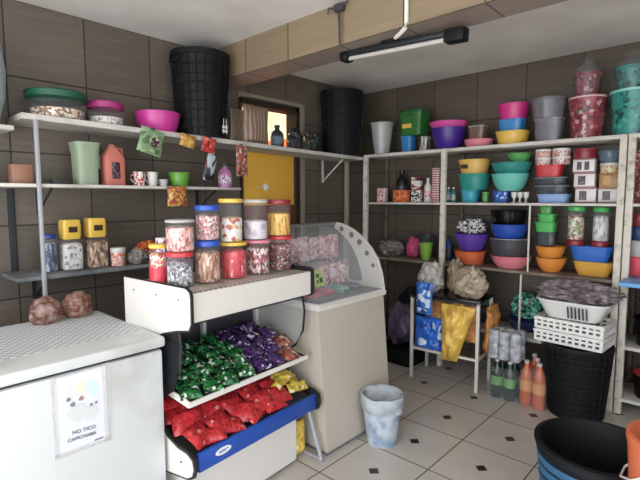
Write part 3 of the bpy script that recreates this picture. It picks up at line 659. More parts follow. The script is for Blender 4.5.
K('jar',-3.120,1.321,2.052,0.220,0.220,0.155,90,'cake_box','clear container with purple-pink lid beside the green-lidded one','container',m='clear', content='whitebits', lid='plum', lidh=0.3, fill=0.55, over=1.06)
K('bowl',-3.120,1.688,2.046,0.309,0.309,0.140,90,'bowl','magenta bowl on the left wall top shelf beside the black bin','bowl',m='hotpink', rb=0.75)
K('meshbin',-3.100,2.035,2.041,0.441,0.441,0.618,90,'laundry_bin','tall black ribbed bin touching the ceiling on the left wall shelf','bin',m='blackp', rb=0.78)
K('pack',-3.100,2.369,2.035,0.144,0.050,0.273,90,'packet','narrow clear wrapped packet between the black bin and brown sheaf','packet',m='brownwrap2')
K('pack',-3.100,2.569,2.032,0.270,0.095,0.325,90,'packet','brown striped wrapped sheaf standing in front of the doorway','packet',m='brownwrap')
K('bottle',-3.100,2.807,2.028,0.123,0.123,0.201,90,'bottle','dark grey flask beside the brown wrapped sheaf','flask',m='dgreyblue', cap='dgrey', lab='greyblue')
K('bag',-3.100,3.029,2.024,0.147,0.147,0.209,90,'plastic_bag','dark blue-black bag on the shelf beside the dark grey flask','bag',m='dnavybag')
K('bag',-3.100,3.256,2.021,0.172,0.172,0.208,90,'plastic_bag','dark green crumpled bag beside the second black bin','bag',m='dgreenbag')
K('meshbin',-3.100,3.694,2.013,0.439,0.439,0.642,90,'laundry_bin','black bin in the room corner at the end of the left shelf','bin',m='blackp', rb=0.8)
K('box',-3.100,0.812,1.672,0.106,0.074,0.109,90,'packet','brown cardboard box leftmost on the left middle shelf','box',m='cardboard')
K('tub',-3.100,1.023,1.672,0.114,0.080,0.030,90,'tray','flat dark tray between the cardboard box and sage jug','tray',m='dgrey')
K('jug',-3.100,1.171,1.672,0.158,0.158,0.264,90,'jug','sage green jug with open lip on the left middle shelf','jug',m='sage')
K('jug2',-3.100,1.344,1.672,0.151,0.151,0.269,90,'bottle','coral jug with pointed top and dark label beside the sage jug','jug',m='coralp')
K('mug',-3.080,1.516,1.672,0.083,0.083,0.095,90,'mug','white mug with red pattern beside the coral jug','mug',m='mugred')
K('mug',-3.080,1.611,1.672,0.073,0.073,0.098,90,'mug','plain white mug beside the red-patterned mug','mug',m='offwhite')
K('mug',-3.060,1.683,1.672,0.061,0.061,0.049,90,'cup','small low white cup between the white mug and green bowl','cup',m='palegrey')
K('bowl',-3.080,1.821,1.672,0.148,0.148,0.102,90,'bowl','shiny apple green bowl on the left middle shelf','bowl',m='apple', rb=0.8)
K('bottle',-3.080,2.226,1.672,0.110,0.110,0.190,90,'bottle','teal and pink bottle near the end of the left middle shelf','bottle',m='pinktop', cap='tealdark', lab='pinkprint2')
K('jar',-3.100,0.938,1.142,0.094,0.094,0.231,90,'jar','clear jar with dark blue lid beside the shelf upright','jar',m='clear', content='bluegrey', lid='dblue')
K('jar',-3.100,1.062,1.142,0.126,0.126,0.313,90,'jar','jar with a yellow square lid and white contents','jar',m='clear', content='whitebits', lid='yellowlid', lidh=0.38, over=0.86)
K('jar',-3.100,1.213,1.142,0.134,0.134,0.319,90,'jar','jar with a yellow square lid and brown contents','jar',m='clear', content='brownbits', lid='yellowlid', lidh=0.38, over=0.86)
K('tin',-3.060,1.338,1.142,0.097,0.097,0.120,90,'tin','small orange and white tin beside the yellow-lidded jars','tin',m='orangewhite')
K('bag',-3.200,1.612,1.142,0.184,0.184,0.146,90,'packet','orange snack bag on the low left shelf behind the candy jars','snack bag',m='orangeprint')
K('bag',-3.050,1.470,1.142,0.153,0.153,0.103,90,'plastic_bag','small grey clear bag lying by the orange and white tin','bag',m='baggrey')
K('bag',-2.600,0.757,0.932,0.166,0.166,0.165,90,'bread_bag','clear bag of brown bread rolls nearer on the white freezer','bread bag',m='breadbag')
K('bag',-2.620,0.915,0.932,0.166,0.166,0.163,90,'bread_bag','bag of brown bread loaves on the freezer nearer the candy jars','bread bag',m='breadbag2')
K('jar',-2.090,1.109,1.162,0.087,0.087,0.205,93.955,'candy_jar','small jar with yellow lid and red label, leftmost on the rack','candy jar',m='clear', content='pinkwhite2', lid='yellowlid', lidh=0.1, lab='redlabel')
K('jar',-1.994,1.168,1.162,0.129,0.129,0.170,93.955,'candy_jar','jar with red lid and grey sweets, second along the bottom row','candy jar',m='clear', content='greycandy', lid='red', lidh=0.14)
K('jar',-1.994,1.173,1.332,0.138,0.138,0.154,93.955,'candy_jar','wide jar of pink wrapped sweets on the red-lidded jar','candy jar',m='clear', content='pinkcandy', lid='milky', lidh=0.1)
K('jar',-1.995,1.324,1.162,0.133,0.133,0.214,93.955,'candy_jar','jar of brown sticks with blue lid in the bottom row','candy jar',m='clear', content='browncandy', lid='royal', lidh=0.14)
K('jar',-1.995,1.329,1.376,0.122,0.122,0.176,93.955,'candy_jar','jar of pinkish toffees with blue lid in the top row','candy jar',m='clear', content='pinkcandy2', lid='royal', lidh=0.16)
K('jar',-2.006,1.494,1.162,0.142,0.142,0.194,93.955,'candy_jar','jar of bright red wrapped sweets in the bottom row','candy jar',m='clear', content='redcandy', lid='yellowlid', lidh=0.1)
K('jar',-2.006,1.482,1.356,0.125,0.125,0.228,93.955,'candy_jar','half-empty jar with yellow lid in the top row','candy jar',m='clear', content='whitered', lid='yellowlid', lidh=0.1, fill=0.65)
K('jar',-2.019,1.673,1.162,0.135,0.135,0.194,93.955,'candy_jar','jar of red and white sweets with pink lid in the bottom row','candy jar',m='clear', content='mixcandy', lid='pinklid', lidh=0.1)
K('jar',-2.018,1.658,1.356,0.139,0.139,0.224,93.955,'candy_jar','jar with clear lid and a pale label in the top row','candy jar',m='clear', content='palecandy', lid='milky', lidh=0.1, fill=0.55)
K('jar',-2.031,1.853,1.162,0.143,0.143,0.204,93.955,'candy_jar','jar of dark sweets with red lid at the right of the bottom row','candy jar',m='clear', content='darkcandy', lid='red', lidh=0.1)
K('jar',-2.031,1.847,1.366,0.141,0.141,0.213,93.955,'candy_jar','jar of yellow sticks with dark red lid in the top row','candy jar',m='clear', content='yellowcandy', lid='dred', lidh=0.14, fill=0.75)

# ------------------------------------------------------------------ chest freezer
fz = thing('chest_freezer', 'white chest freezer with a paper sign on its front, left foreground', 'freezer', (-2.315, .188, 0))
link('body', MB().box((0, 0, .475), (.73, 1.71, .83), .015), 'enamelworn', fz)
link('gasket', MB().box((0, 0, .8955), (.70, 1.69, .011)), 'darkmetal', fz)
link('lid', MB().box((0, 0, .9265), (.752, 1.73, .05), .014), 'enamelworn', fz)
link('base', MB().box((0, 0, .031), (.66, 1.62, .058)), 'darkback', fz)
link('hinge', MB().box((-.378, .55, .88), (.02, .1, .09), .004), 'darkmetal', fz)
MATS['lidcloth'] = checks('lidcloth', '#a8abb0', '#d4d5d4', 46)
cl = link('lid_cover', MB().box((-.08, .05, .9528), (.56, 1.58, .0016)), 'lidcloth', fz); cl['label'] = 'grey and white checked plastic cover on the lid'
sg = thing('paper_sign', 'white handwritten paper sign with a faint rainbow taped on the freezer front', 'sign', (-1.948, .68, .725), 0)
link('sheet', MB().box((0, 0, 0), (.0016, .20, .315)), 'paper', sg)
link('tape', MB().box((.0012, .1, .0), (.001, .03, .34)).box((.0012, -.1, -.0), (.001, .02, .33)).box((.0012, 0, -.16), (.001, .22, .022)), 'clearbag', sg)
pic = MB()
for i, (yy, zz, rr, mm) in enumerate(((-.035, .085, .028, 0), (.0, .095, .03, 1), (.035, .09, .03, 2), (.052, .065, .022, 3), (-.05, .06, .011, 5), (-.002, .05, .012, 4), (-.035, .035, .012, 5), (-.02, -.005, .045, 6), (.03, -.02, .035, 6), (.035, .012, .007, 5), (.055, .015, .007, 5))):
    o = link('drawing', MB().lathe([(.001, 0), (rr * .8, 0), (rr * .8, .0006), (.001, .0006)], 18, wob=lambda a, z: .12 * math.sin(3 * a + i)).xf(Matrix.Translation((.001 + .0002 * i, yy, zz)) @ Matrix.Rotation(pi / 2, 4, 'Y')), 'print%d' % mm, sg)
RX = Matrix(((0, 0, 1, 0), (1, 0, 0, 0), (0, 1, 0, 0), (0, 0, 0, 1)))   # text plane -> faces +x, reads along +y
lettering('NO TICO', .022, 'ink', sg, Matrix.Translation((.0025, .003, -.085)) @ Matrix.Rotation(-.05, 4, 'X') @ RX)
lettering('CAPICHABA', .0205, 'ink', sg, Matrix.Translation((.0025, -.006, -.112)) @ Matrix.Rotation(-.05, 4, 'X') @ RX)
link('pen_mark', MB().box((.0012, .06, -.146), (.001, .035, .005)), 'ink', sg)

blotch('deckmetal', '#bcb4a8', '#979083', 9, .45, .1)
# ------------------------------------------------------------------ snack rack
RO = Vector((-1.8476, 1.952, 0)); RT = math.radians(3.955)
RM = Matrix.Translation(RO) @ Matrix.Rotation(RT, 4, 'Z')
rk = thing('snack_rack', 'white and blue two-tier display rack full of snack packets', 'display rack', RO, RT)
YL, YR = -.855, -.045
def xz(poly, y0, y1): return MB().prism(poly, y0, y1, lambda u, v, t: (u, t, v))
link('lower_body', xz([(-.50, .02), (-.065, .02), (-.065, .30), (-.50, .30)], YL + .02, -.09), 'white_panel', rk)
link('tray_floor', xz([(-.50, .555), (-.03, .388), (-.03, .37), (-.50, .537)], YL, .0), 'darkback', rk)
link('back_panel', xz([(-.53, .3), (-.515, .3), (-.515, 1.0), (-.53, 1.0)], YL, 0), 'darkback', rk)
bp_ = link('front_panel', MB().box((-.004, -.415, .366), (.022, .85, .092), .004), 'bluepanel', rk); bp_['label'] = 'blue front panel'
bd = link('badge', MB().lathe([(.001, 0), (.05, 0), (.05, .002), (.001, .002)], 28, sy=.0).xf(Matrix.Identity(4)) if False else
     MB().lathe([(.001, 0), (.024, 0), (.024, .002), (.001, .002)], 28, sx=.75, sy=2.0).xf(Matrix.Translation((.0072, -.70, .372)) @ Matrix.Rotation(pi / 2, 4, 'Y')), 'label_white', bp_)
link('emblem', MB().box((.0098, -.70, .376), (.001, .06, .004)).box((.0098, -.705, .369), (.001, .045, .004)), 'azure', bp_)
cap = [(-.53, .60), (-.40, .60), (-.27, .515), (-.19, .452), (-.10, .424), (-.03, .420), (.008, .400), (.018, .36), (.005, .325), (-.03, .305), (-.28, .268), (-.53, .262)]
capt = [(-.53, .612), (-.395, .612), (-.262, .527), (-.186, .465), (-.10, .438), (-.026, .433), (.02, .41), (.031, .36), (.016, .318), (-.03, .294), (-.28, .256), (-.53, .25)]
for y0, nm in ((YL - .028, 'l'), (.012, 'r')):
    ec = link('tray_end', xz(cap, y0 + (-.001 if nm == 'l' else .004), y0 + (.018 if nm == 'l' else .023)), 'white_panel', rk)
    link('edge_trim', xz(capt, y0 + .003, y0 + .0175), 'blackrubber', ec)
    link('screw', MB().lathe([(.001, 0), (.006, 0), (.004, .003), (.001, .003)], 12).xf(Matrix.Translation((-.07, y0 - .001, .37)) @ Matrix.Rotation(pi / 2, 4, 'X')), 'dgrey', ec)
# middle shelf, sloping up to the back
SH = [(-.50, .683), (-.07, .630), (-.07, .612), (-.50, .665)]
ms = link('middle_shelf', xz(SH, YL + .02, .012), 'darkback', rk)
link('price_rail', xz([(-.07, .637), (-.062, .637), (-.060, .612), (-.07, .612)], YL + .02, .015), 'white_panel', ms)
link('shelf_end', xz([(-.48, .70), (-.062, .645), (-.062, .612), (-.48, .663)], YL + .014, YL + .02), 'white_panel', ms)
# upper side glass and posts
link('side_glass', xz([(-.51, .6), (-.36, .6), (-.24, .62), (-.14, .70), (-.09, .85), (-.12, .98), (-.51, .99)], YL - .004, YL + .002), 'darkglass', rk)
link('side_glass', xz([(-.51, .6), (-.36, .6), (-.24, .62), (-.14, .70), (-.09, .85), (-.12, .98), (-.51, .99)], .012, .018), 'glass', rk)
for yy in (YL + .005, -.42, .002): link('upright', MB().box((-.50, yy, .65), (.025, .025, .68)), 'greypanel', rk)
arc = [(-.10, .99), (-.085, .90), (-.10, .78), (-.16, .68), (-.26, .62)]
for yy in (YL - .001, .015): link('edge_tube', MB().tube([(x_, yy, z_) for x_, z_ in arc], .007), 'blackrubber', rk)
# top cabinet
link('top_panel', xz([(-.024, 1.02), (.0, 1.03), (.0, 1.157), (-.004, 1.1605), (-.024, 1.1605)], YL + .01, -.03), 'white_panel', rk)
link('deck', MB().box((-.27, (YL - .03) / 2, 1.152), (.5, -.03 - YL - .012, .016)), 'deckmetal', rk)
sl = MB()
for i in range(26): sl.box((-.014, YL + .03 + i * .0295, 1.1607), (.016, .015, .002))
link('slot', sl, 'blackrubber', rk)
link('under_panel', MB().box((-.27, (YL - .03) / 2, 1.02), (.48, -.03 - YL - .02, .02)), 'darkback', rk)
ce = [(-.54, 1.185), (-.02, 1.185), (.006, 1.17), (.012, 1.15), (.012, 1.03), (-.004, 1.0), (-.09, .985), (-.20, .955), (-.29, .915), (-.54, .912)]
cet = [(-.54, 1.19), (-.018, 1.19), (.013, 1.175), (.02, 1.15), (.02, 1.028), (.002, .992), (-.09, .974), (-.20, .943), (-.29, .902), (-.54, .90)]
cer = [(-.52, 1.178), (-.015, 1.178), (.004, 1.168), (.008, 1.15), (.008, 1.045), (.002, 1.028), (-.015, 1.02), (-.52, 1.02)]
cert = [(-.525, 1.184), (-.012, 1.184), (.009, 1.173), (.0135, 1.152), (.0135, 1.043), (.006, 1.022), (-.012, 1.014), (-.525, 1.014)]
for y0, nm in ((YL - .018, 'l'), (-.026, 'r')):
    ec = link('cabinet_end', xz(ce if nm == 'l' else cer, y0 + (-.001 if nm == 'l' else .006), y0 + (.016 if nm == 'l' else .023)), 'white_panel', rk)
    link('edge_trim', xz(cet if nm == 'l' else cert, y0 + .003, y0 + .0155), 'blackrubber', ec)
    for px_ in (-.07, -.25, -.45): link('screw', MB().lathe([(.001, 0), (.005, 0), (.003, .003), (.001, .003)], 10).xf(Matrix.Translation((px_, y0 - .001, 1.13)) @ Matrix.Rotation(pi / 2, 4, 'X')), 'dgrey', ec)
# legs
for yy in (.012, YL): link('leg', MB().tube([(-.06, yy, .30), (.045, yy, .012)], .011).tube([(-.42, yy, .30), (-.42, yy, .012)], .011).tube([(-.44, yy, .012), (.06, yy, .012)], .0115), 'polegrey', rk)

# packets piled on both tiers: shingled rows, each leaning on the one in front
def packet(mat, w_, h_, t_, seed):
    return MB().pillow(w_, h_, t_, seed=seed)
PROTO = {}
def put(kind, mat, w_, h_, t_, lx, ly, z, tilt, yaw, name, label, cat, group, roll=0.):
    key = (mat, w_, h_, rnd.randrange(3))
    if key not in PROTO:
        o = link(name, packet(mat, w_, h_, t_, len(PROTO) * 2.3), mat); me = o.data; PROTO[key] = me
    else:
        o = bpy.data.objects.new(name, PROTO[key]); COL.objects.link(o)
    # pack local: x along the rack, y up the slope
    L = Matrix.Translation((lx, ly, z)) @ Matrix.Rotation(yaw, 4, 'Z') @ Matrix.Rotation(tilt, 4, 'Y') @ Matrix.Rotation(roll, 4, 'X') @ Matrix.Rotation(pi / 2, 4, 'Z')
    o.matrix_world = RM @ L
    return tag(o, label, cat, group)
UP = {'packgreen': ('green and white snack packet in the pile on the upper tier of the rack', 'green packets on the upper tier'),
      'packpurple': ('purple snack packet in the pile on the upper tier of the rack', 'purple packets on the upper tier'),
      'packbrown': ('reddish brown snack packet at the right end of the upper tier', 'reddish brown packets on the upper tier')}
for j in range(4):                       # rows from the front rail to the back, the heap one packet higher in each
    lx0 = -.125 - j * .098
    for k in range(min(j, 2) + 1):
        for i in range(7):
            ly = YL + .085 + i * .116 + rnd.uniform(-.012, .012) + (.02 if k % 2 else -.01); lx = lx0 + rnd.uniform(-.012, .012)
            zs = .630 + (-.07 - lx) * .123 + .024 + k * .036
            m_ = 'packbrown' if i >= 6 and j < 2 else ('packpurple' if i >= 4 and rnd.random() < .85 else 'packgreen')
            put('p', m_, .105, .115, .036, lx, ly, zs, .12 + rnd.uniform(.12, .32), rnd.uniform(-.5, .5), 'snack_packet', UP[m_][0], 'snack packet', UP[m_][1], rnd.uniform(-.12, .12))
sl_lo = math.atan2(.167, .47)
LO = {'packred': ('red snack packet in the pile in the lower tray of the rack', 'red packets in the lower tray'),
      'packyellow': ('yellow snack packet at the right end of the lower tray', 'yellow packets in the lower tray'),
      'packbrown': ('brown snack packet at the back right of the lower tray', 'brown packets in the lower tray')}
for j in range(5):
    for i in range(6):
        ly = YL + .085 + i * .140 + rnd.uniform(-.012, .012); lx = -.085 - j * .082 + rnd.uniform(-.01, .01)
        zs = .388 + (-.03 - lx) * math.tan(sl_lo)
        m_ = 'packbrown' if i >= 4 and j >= 3 else ('packyellow' if i >= 5 else 'packred')
        put('p', m_, .155 if m_ == 'packred' else .14, .115 if m_ == 'packred' else .06, .04, lx, ly, zs + .046 + rnd.uniform(0, .014), sl_lo + rnd.uniform(.25, .42), rnd.uniform(-.6, .6), 'snack_packet', LO[m_][0], 'snack packet', LO[m_][1], rnd.uniform(-.18, .18))
for i in range(5):                     # a front row and a top layer on the heap of red packets
    for lx, dz in ((-.062, .032), (-.29, .088), (-.37, .09)):
        ly = YL + .10 + i * .150 + rnd.uniform(-.03, .03) - (.05 if lx < -.2 else 0)
        if ly > -.2: continue
        zs = .388 + (-.03 - lx) * math.tan(sl_lo)
        put('p', 'packred', .155, .115 if lx < -.1 else .09, .04, lx, ly, zs + dz + rnd.uniform(0, .01), sl_lo + rnd.uniform(.05, .2), rnd.uniform(-.5, .5), 'snack_packet', LO['packred'][0], 'snack packet', LO['packred'][1], rnd.uniform(-.15, .15))
for q_, (lx, ly, zz, yw) in enumerate(((-.10, -.07, .475, .8), (-.14, -.16, .495, .55), (-.22, -.08, .52, 1.0), (-.17, -.12, .515, -.3))):
    put('p', 'packyellow', .14, .06, .04, lx, ly, zz, sl_lo + .1, yw, 'snack_packet', LO['packyellow'][0], 'snack packet', LO['packyellow'][1], .1)
tg = thing('price_card', 'small green price card taped on the counter glass beside the candy rack', 'price card', (-1.868, 2.035, 1.045), rot=(math.radians(-14), 0, math.radians(95)))
link('card', MB().box((0, 0, .06), (.085, .003, .10)), 'labelgreen', tg)
link('lettering', MB().box((-.012, -.002, .075), (.03, .001, .022)).box((.015, -.002, .045), (.03, .001, .03)).box((-.02, -.002, .04), (.018, .001, .018)), 'dgreen2', tg)
yb = link('snack_packet', MB().pillow(.12, .2, .05, seed=9), 'packyellow', None, RM @ Vector((-.10, -.035, .118)), (math.radians(86), 0, RT + pi / 2))
tag(yb, 'yellow packet tucked at the right foot of the rack', 'snack packet')

plain('linerbrown', '#3a2620', .5)
# ------------------------------------------------------------------ curved glass counter
ct = thing('display_counter', 'beige display counter with a curved glass top and holed white end', 'display counter', (-2.2, 2.35, 0))
def cz(poly, y0, y1): return MB().prism(poly, y0 - 2.35, y1 - 2.35, lambda u, v, t: (u + 2.2, t, v))
CY0, CY1 = 2.0, 2.715
link('body', cz([(-2.56, .03), (-1.80, .03), (-1.875, .895), (-2.56, .895)], CY0 + .02, CY1 - .012), 'beige_panel', ct)
link('plinth', cz([(-2.54, 0), (-1.812, 0), (-1.815, .03), (-2.54, .03)], CY0 + .03, CY1 - .02), 'greyboard', ct)
link('base_tray', cz([(-2.58, .90), (-1.862, .90), (-1.856, .925), (-1.875, .94), (-2.58, .94)], CY0 + .012, CY1), 'white_panel', ct)
link('tray_liner', cz([(-2.52, .9405), (-1.885, .9405), (-1.885, .944), (-2.52, .944)], CY0 + .03, CY1 - .03), 'linerbrown', ct)
outer = [(-1.868, .94), (-1.885, 1.04), (-1.92, 1.14), (-1.98, 1.225), (-2.06, 1.30), (-2.15, 1.355), (-2.25, 1.392), (-2.32, 1.40)]
inner = [(-2.34, 1.36), (-2.28, 1.33), (-2.22, 1.285), (-2.16, 1.22), (-2.11, 1.14), (-2.075, 1.05), (-2.06, .985), (-2.10, .97)]
endp = outer + inner + [(-2.5, .985), (-2.5, .94)]
HOLES = ((-2.262, 1.352, .02), (-2.165, 1.312, .022), (-2.09, 1.262, .022), (-2.02, 1.185, .019), (-1.965, 1.10, .016))
for y0, nm in ((CY0, 'l'), (CY1 - .016, 'r')):
    if nm == 'l':
        link('end_glass', cz(outer + [(-2.5, 1.39), (-2.5, .945)], y0 + .004, y0 + .010), 'glass', ct); continue
    e = link('end_panel', cz(endp, y0, y0 + .016), 'white_panel', ct)
    link('end_glass', cz(list(reversed(inner)) + [(-2.5, 1.36), (-2.5, .985)], y0 + .004, y0 + .010), 'glass', e)
    for hx, hz, hr in HOLES:
        link('vent_hole', MB().lathe([(.001, 0), (hr, 0), (hr, .018), (.001, .018)], 16).xf(Matrix.Translation((hx + 2.2, y0 - 2.35 - .001, hz)) @ Matrix.Rotation(-pi / 2, 4, 'X')), 'dgrey', e)
gl = MB()
pts = outer; ng = len(pts)
vs = [(u + 2.2, CY0 + .017 - 2.35, v) for u, v in pts] + [(u + 2.2, CY1 - .017 - 2.35, v) for u, v in pts] + [(u + 2.196, CY0 + .017 - 2.35, v - .004) for u, v in pts] + [(u + 2.196, CY1 - .017 - 2.35, v - .004) for u, v in pts]
fs = []
for i in range(ng - 1):
    fs += [(i, i + 1, ng + i + 1, ng + i), (2 * ng + i, 3 * ng + i, 3 * ng + i + 1, 2 * ng + i + 1)]
gl.add(vs, fs)
link('curved_glass', gl, 'glass', ct)
link('top_rail', MB().box((-2.335 + 2.2, (CY0 + CY1) / 2 - 2.35, 1.393), (.035, CY1 - CY0, .022), .004), 'steel', ct)
link('glass_shelf', MB().box((-2.3 + 2.2, (CY0 + CY1) / 2 - 2.35, 1.13), (.36, CY1 - CY0 - .05, .006)), 'glass', ct)
# goods inside the counter
cg = 'pink packets behind the counter glass'
k = 0
for zl, nz in ((.945, 0), (1.134, 1)):
    for i in range(6):
        for j in range(2):
            if nz and j == 1: continue
            px_ = -2.18 - j * .13 - nz * .1; py_ = 2.09 + i * .108
            m_ = 'packpink'
            t_ = thing('snack_packet', 'pink and white packet standing inside the glass counter', 'snack packet', (px_, py_, zl), pi / 2 + rnd.uniform(-.1, .1), cg)
            link('wrapper', MB().pillow(.1, .16 + .01 * (i % 3), .045, seed=k).xf(Matrix.Translation((0, 0, .09)) @ Matrix.Rotation(pi / 2 - .08, 4, 'X')), m_, t_)
            k += 1
for yy, m_, lab in ((2.10, 'packred', 'red packet lying at the front of the glass counter, nearest the rack'), (2.24, 'packred', 'red packet lying at the front of the glass counter beside the teal one'), (2.38, 'packteal', 'teal packet lying at the front inside the glass counter'), (2.52, 'packpurple', 'mauve packet lying at the front inside the glass counter')):
    tag(link('snack_packet', MB().pillow(.11, .12, .05, seed=yy), m_, None, (-2.02, yy, .972), (0, .12, pi / 2)), lab, 'snack packet')

# ------------------------------------------------------------------ waste bin
wb = thing('waste_bin', 'small white waste bin with a plastic liner in front of the counter', 'bin', (-1.672, 2.41, 0))
link('body', MB().lathe(open_profile(.098, .13, .315, .004, .0), 36), 'binbody', wb)
wob = lambda a, z: .035 * math.sin(a * 9 + z * 40) + .03 * math.sin(a * 4 + 1)
ln = link('liner', MB().lathe([(.132, .225), (.139, .26), (.142, .312), (.136, .325), (.122, .318), (.112, .26), (.10, .235), (.05, .245), (.002, .235)], 48, cap=(0, 0), wob=wob), 'binliner', wb)
link('knot', MB().blob((.135, -.01, .24), (.02, .03, .018), .4, 3, 3, 3), 'binliner', ln)

# ------------------------------------------------------------------ small metal table with bags
tb = thing('metal_table', 'small dark-topped table on white metal legs with bags hung on it', 'table', (-1.84, 3.68, 0), math.radians(5))
link('tabletop', MB().box((0, 0, .748), (.62, .36, .018), .004), 'blackglass', tb)
for sx in (-1, 1):
    for sy in (-1, 1): link('leg', MB().box((sx * .29, sy * .16, .37), (.026, .026, .74), .004), 'whitepaint', tb)
link('rail', MB().box((0, -.16, .27), (.56, .018, .02)).box((-.29, 0, .27), (.018, .30, .02)).box((.29, 0, .27), (.018, .30, .02)), 'whitepaint', tb)
link('frame', MB().box((0, -.165, .728), (.6, .016, .02)).box((0, .165, .728), (.6, .016, .02)), 'darkmetal', tb)
plain('beigefilm', '#a8977c', .18, alpha=.9, bump=.5, bscale=30)
plain('greyfilm', '#c2bdb2', .18, alpha=.82, bump=.5, bscale=30)
tag(link('plastic_bag', MB().blob((0, 0, .12), (.10, .09, .14), .32, 2.6, 11, 5, .12), 'greyfilm', None, (-2.03, 3.66, .7585)), 'crumpled whitish plastic bag on the left of the metal table', 'bag')
tag(link('plastic_bag', MB().blob((0, 0, .11), (.14, .10, .13), .32, 2.8, 23, 5, .11), 'beigefilm', None, (-1.67, 3.66, .7585)), 'clear bag with brown contents on the right of the metal table', 'bag')
tag(link('plastic_bag', MB().blob((0, 0, .12), (.075, .05, .16), .3, 2.6, 17, 5, .12), 'brownbag', None, (-1.86, 3.80, .7585)), 'grey-brown bag standing at the back of the metal table', 'bag')
def hang(loc, w_, h_, t_, m_, lab, seed, rz=.09, skew=0., taper=0.):
    t_o = thing('hanging_bag', lab, 'bag', loc, rz)
    b_ = MB().pillow(w_, h_, t_, 30, 30, 0, seed)
    for i, v in enumerate(b_.v):
        x_, y_, z_ = v; k = .5 - y_ / h_          # 0 top .. 1 bottom
        n1 = noise.noise(Vector((x_ * 16 + seed, y_ * 16, 2.))); n2 = noise.noise(Vector((x_ * 38, y_ * 30 + seed, 7.)))
        x2 = x_ * (1 - taper * k) + skew * k + .008 * n1
        b_.v[i] = (x2, y_ + .012 * n1, z_ * (.7 + .6 * k) + (.020 * n1 + .009 * n2) * (1 if z_ > 0 else .4))
    link('pouch', b_.xf(Matrix.Translation((0, 0, -h_ / 2)) @ Matrix.Rotation(pi / 2, 4, 'X')), m_, t_o, smooth=180)
    link('handle', MB().tube([(-w_ * .18, 0, -.03), (-w_ * .1, 0, .015), (w_ * .1, 0, .015), (w_ * .18, 0, -.03)], .005), m_, t_o)
    return t_o
hang((-1.985, 3.56, .55), .27, .30, .10, 'bluepack', 'large bright blue packet hanging low inside the metal table legs', 3, .06)
hang((-1.975, 3.455, .87), .15, .27, .07, 'bluewhitepack', 'blue and white packet hanging over the front edge of the table top', 5)
hang((-1.70, 3.53, .70), .30, .48, .11, 'yellowbag', 'big yellow bag hanging inside the right front leg of the metal table', 8, .08, -.07, .55)
hang((-1.84, 3.655, .725), .48, .36, .09, 'orangebag', 'orange-brown bag hanging under the table top behind the yellow bag', 13)
hang((-1.50, 3.74, .70), .24, .38, .08, 'orangebag', 'amber bag hanging on the right side of the metal table', 19, 1.6)
tag(link('plastic_bag', MB().blob((0, 0, .2), (.14, .11, .2), .25, 2.0, 31, 4, .2), 'purplebag', None, (-2.42, 3.80, .1588)), 'purple-grey bag standing in the dark under the left bay', 'bag')
tag(link('crate', MB().box((0, 0, .079), (.40, .30, .156), .01), 'blackp', None, (-2.42, 3.80, .0008)), 'black crate under the purple-grey bag in the left bay', 'crate')
tag(link('sack', MB().blob((0, 0, .3), (.2, .11, .34), .15, 2.0, 37, 4, .3), 'dnavybag', None, (-2.5, 4.14, .0008)), 'dark sack against the back wall under the left bay', 'sack')

# ------------------------------------------------------------------ drinks on the floor
def bottle(loc, m_, labm, capm, h_, r_, name, label, cat, group):
    t_ = thing(name, label, cat, loc, 0, group)
    link('body', MB().lathe([(r_ * .8, 0), (r_ * .97, .012), (r_ * .97, h_ * .3), (r_ * .92, h_ * .36), (r_ * .97, h_ * .6), (r_ * .85, h_ * .72), (r_ * .4, h_ * .88), (r_ * .3, h_ * .93)], 20), m_, t_)
    link('label', MB().lathe([(r_ * .98, h_ * .34), (r_, h_ * .34), (r_, h_ * .57), (r_ * .98, h_ * .57), (r_ * .98, h_ * .34)], 20, cap=(0, 0)), labm, t_)
    link('cap', MB().lathe([(r_ * .36, h_ * .93), (r_ * .38, h_ * .94), (r_ * .36, h_)], 14), capm, t_)
    return t_
plain('labgreen', '#5a9a4a', .4); plain('laborange', '#d88a3c', .4); plain('capgrey', '#b8b4ac', .4)
bt = bottle((-1.39, 3.60, .0008), 'greenbottle', 'labgreen', 'capgrey', .31, .047, 'soda_bottle', 'dark green soda bottle in the shrink-wrapped group under the silver pack', 'bottle', 'dark green soda bottles')
for x_, y_ in ((-1.29, 3.60), (-1.39, 3.70), (-1.29, 3.70)):
    c = copy_tree(bt); c.location = (x_, y_, .0008)
tag(link('shrink_wrap', MB().lathe([(.128, 0), (.13, .01), (.126, .2), (.11, .26), (.108, .26), (.122, .2), (.124, .01)], 40, sq=5, sy=.95, c=(0, 0, 0), cap=(0, 0), wob=lambda a, z: .02 * math.sin(a * 11 + z * 30)), 'film', None, (-1.34, 3.65, .001)), 'clear shrink wrap around the dark green soda bottles', 'wrapping')
tag(link('shrink_wrap', MB().lathe([(.104, 0), (.106, .01), (.104, .24), (.07, .30), (.068, .30), (.101, .24), (.101, .01)], 40, sq=4, sy=.5, cap=(0, 0), wob=lambda a, z: .02 * math.sin(a * 11 + z * 30)), 'film', None, (-1.116, 3.595, .001)), 'clear shrink wrap around the front orange soda bottles', 'wrapping')
ob = bottle((-1.165, 3.60, .0008), 'orangesoda', 'laborange', 'capgrey', .35, .046, 'soda_bottle', 'orange soda bottle standing between the green bottles and the black bin', 'bottle', 'orange soda bottles')
for x_, y_ in ((-1.068, 3.59), (-1.118, 3.70), (-1.17, 3.79)):
    c = copy_tree(ob); c.location = (x_, y_, .0008)
sp = thing('roll_pack', 'silver-white wrapped pack of rolls on top of the green soda bottles', 'pack', (-1.34, 3.65, .3115))
ro = MB()
for i in range(3):
    for j in range(2):
        ro.lathe([(.03, 0), (.041, .006), (.042, .1), (.036, .115), (.041, .125), (.042, .22), (.03, .228)], 18, c=(-.084 + i * .084, -.045 + j * .088, .002))
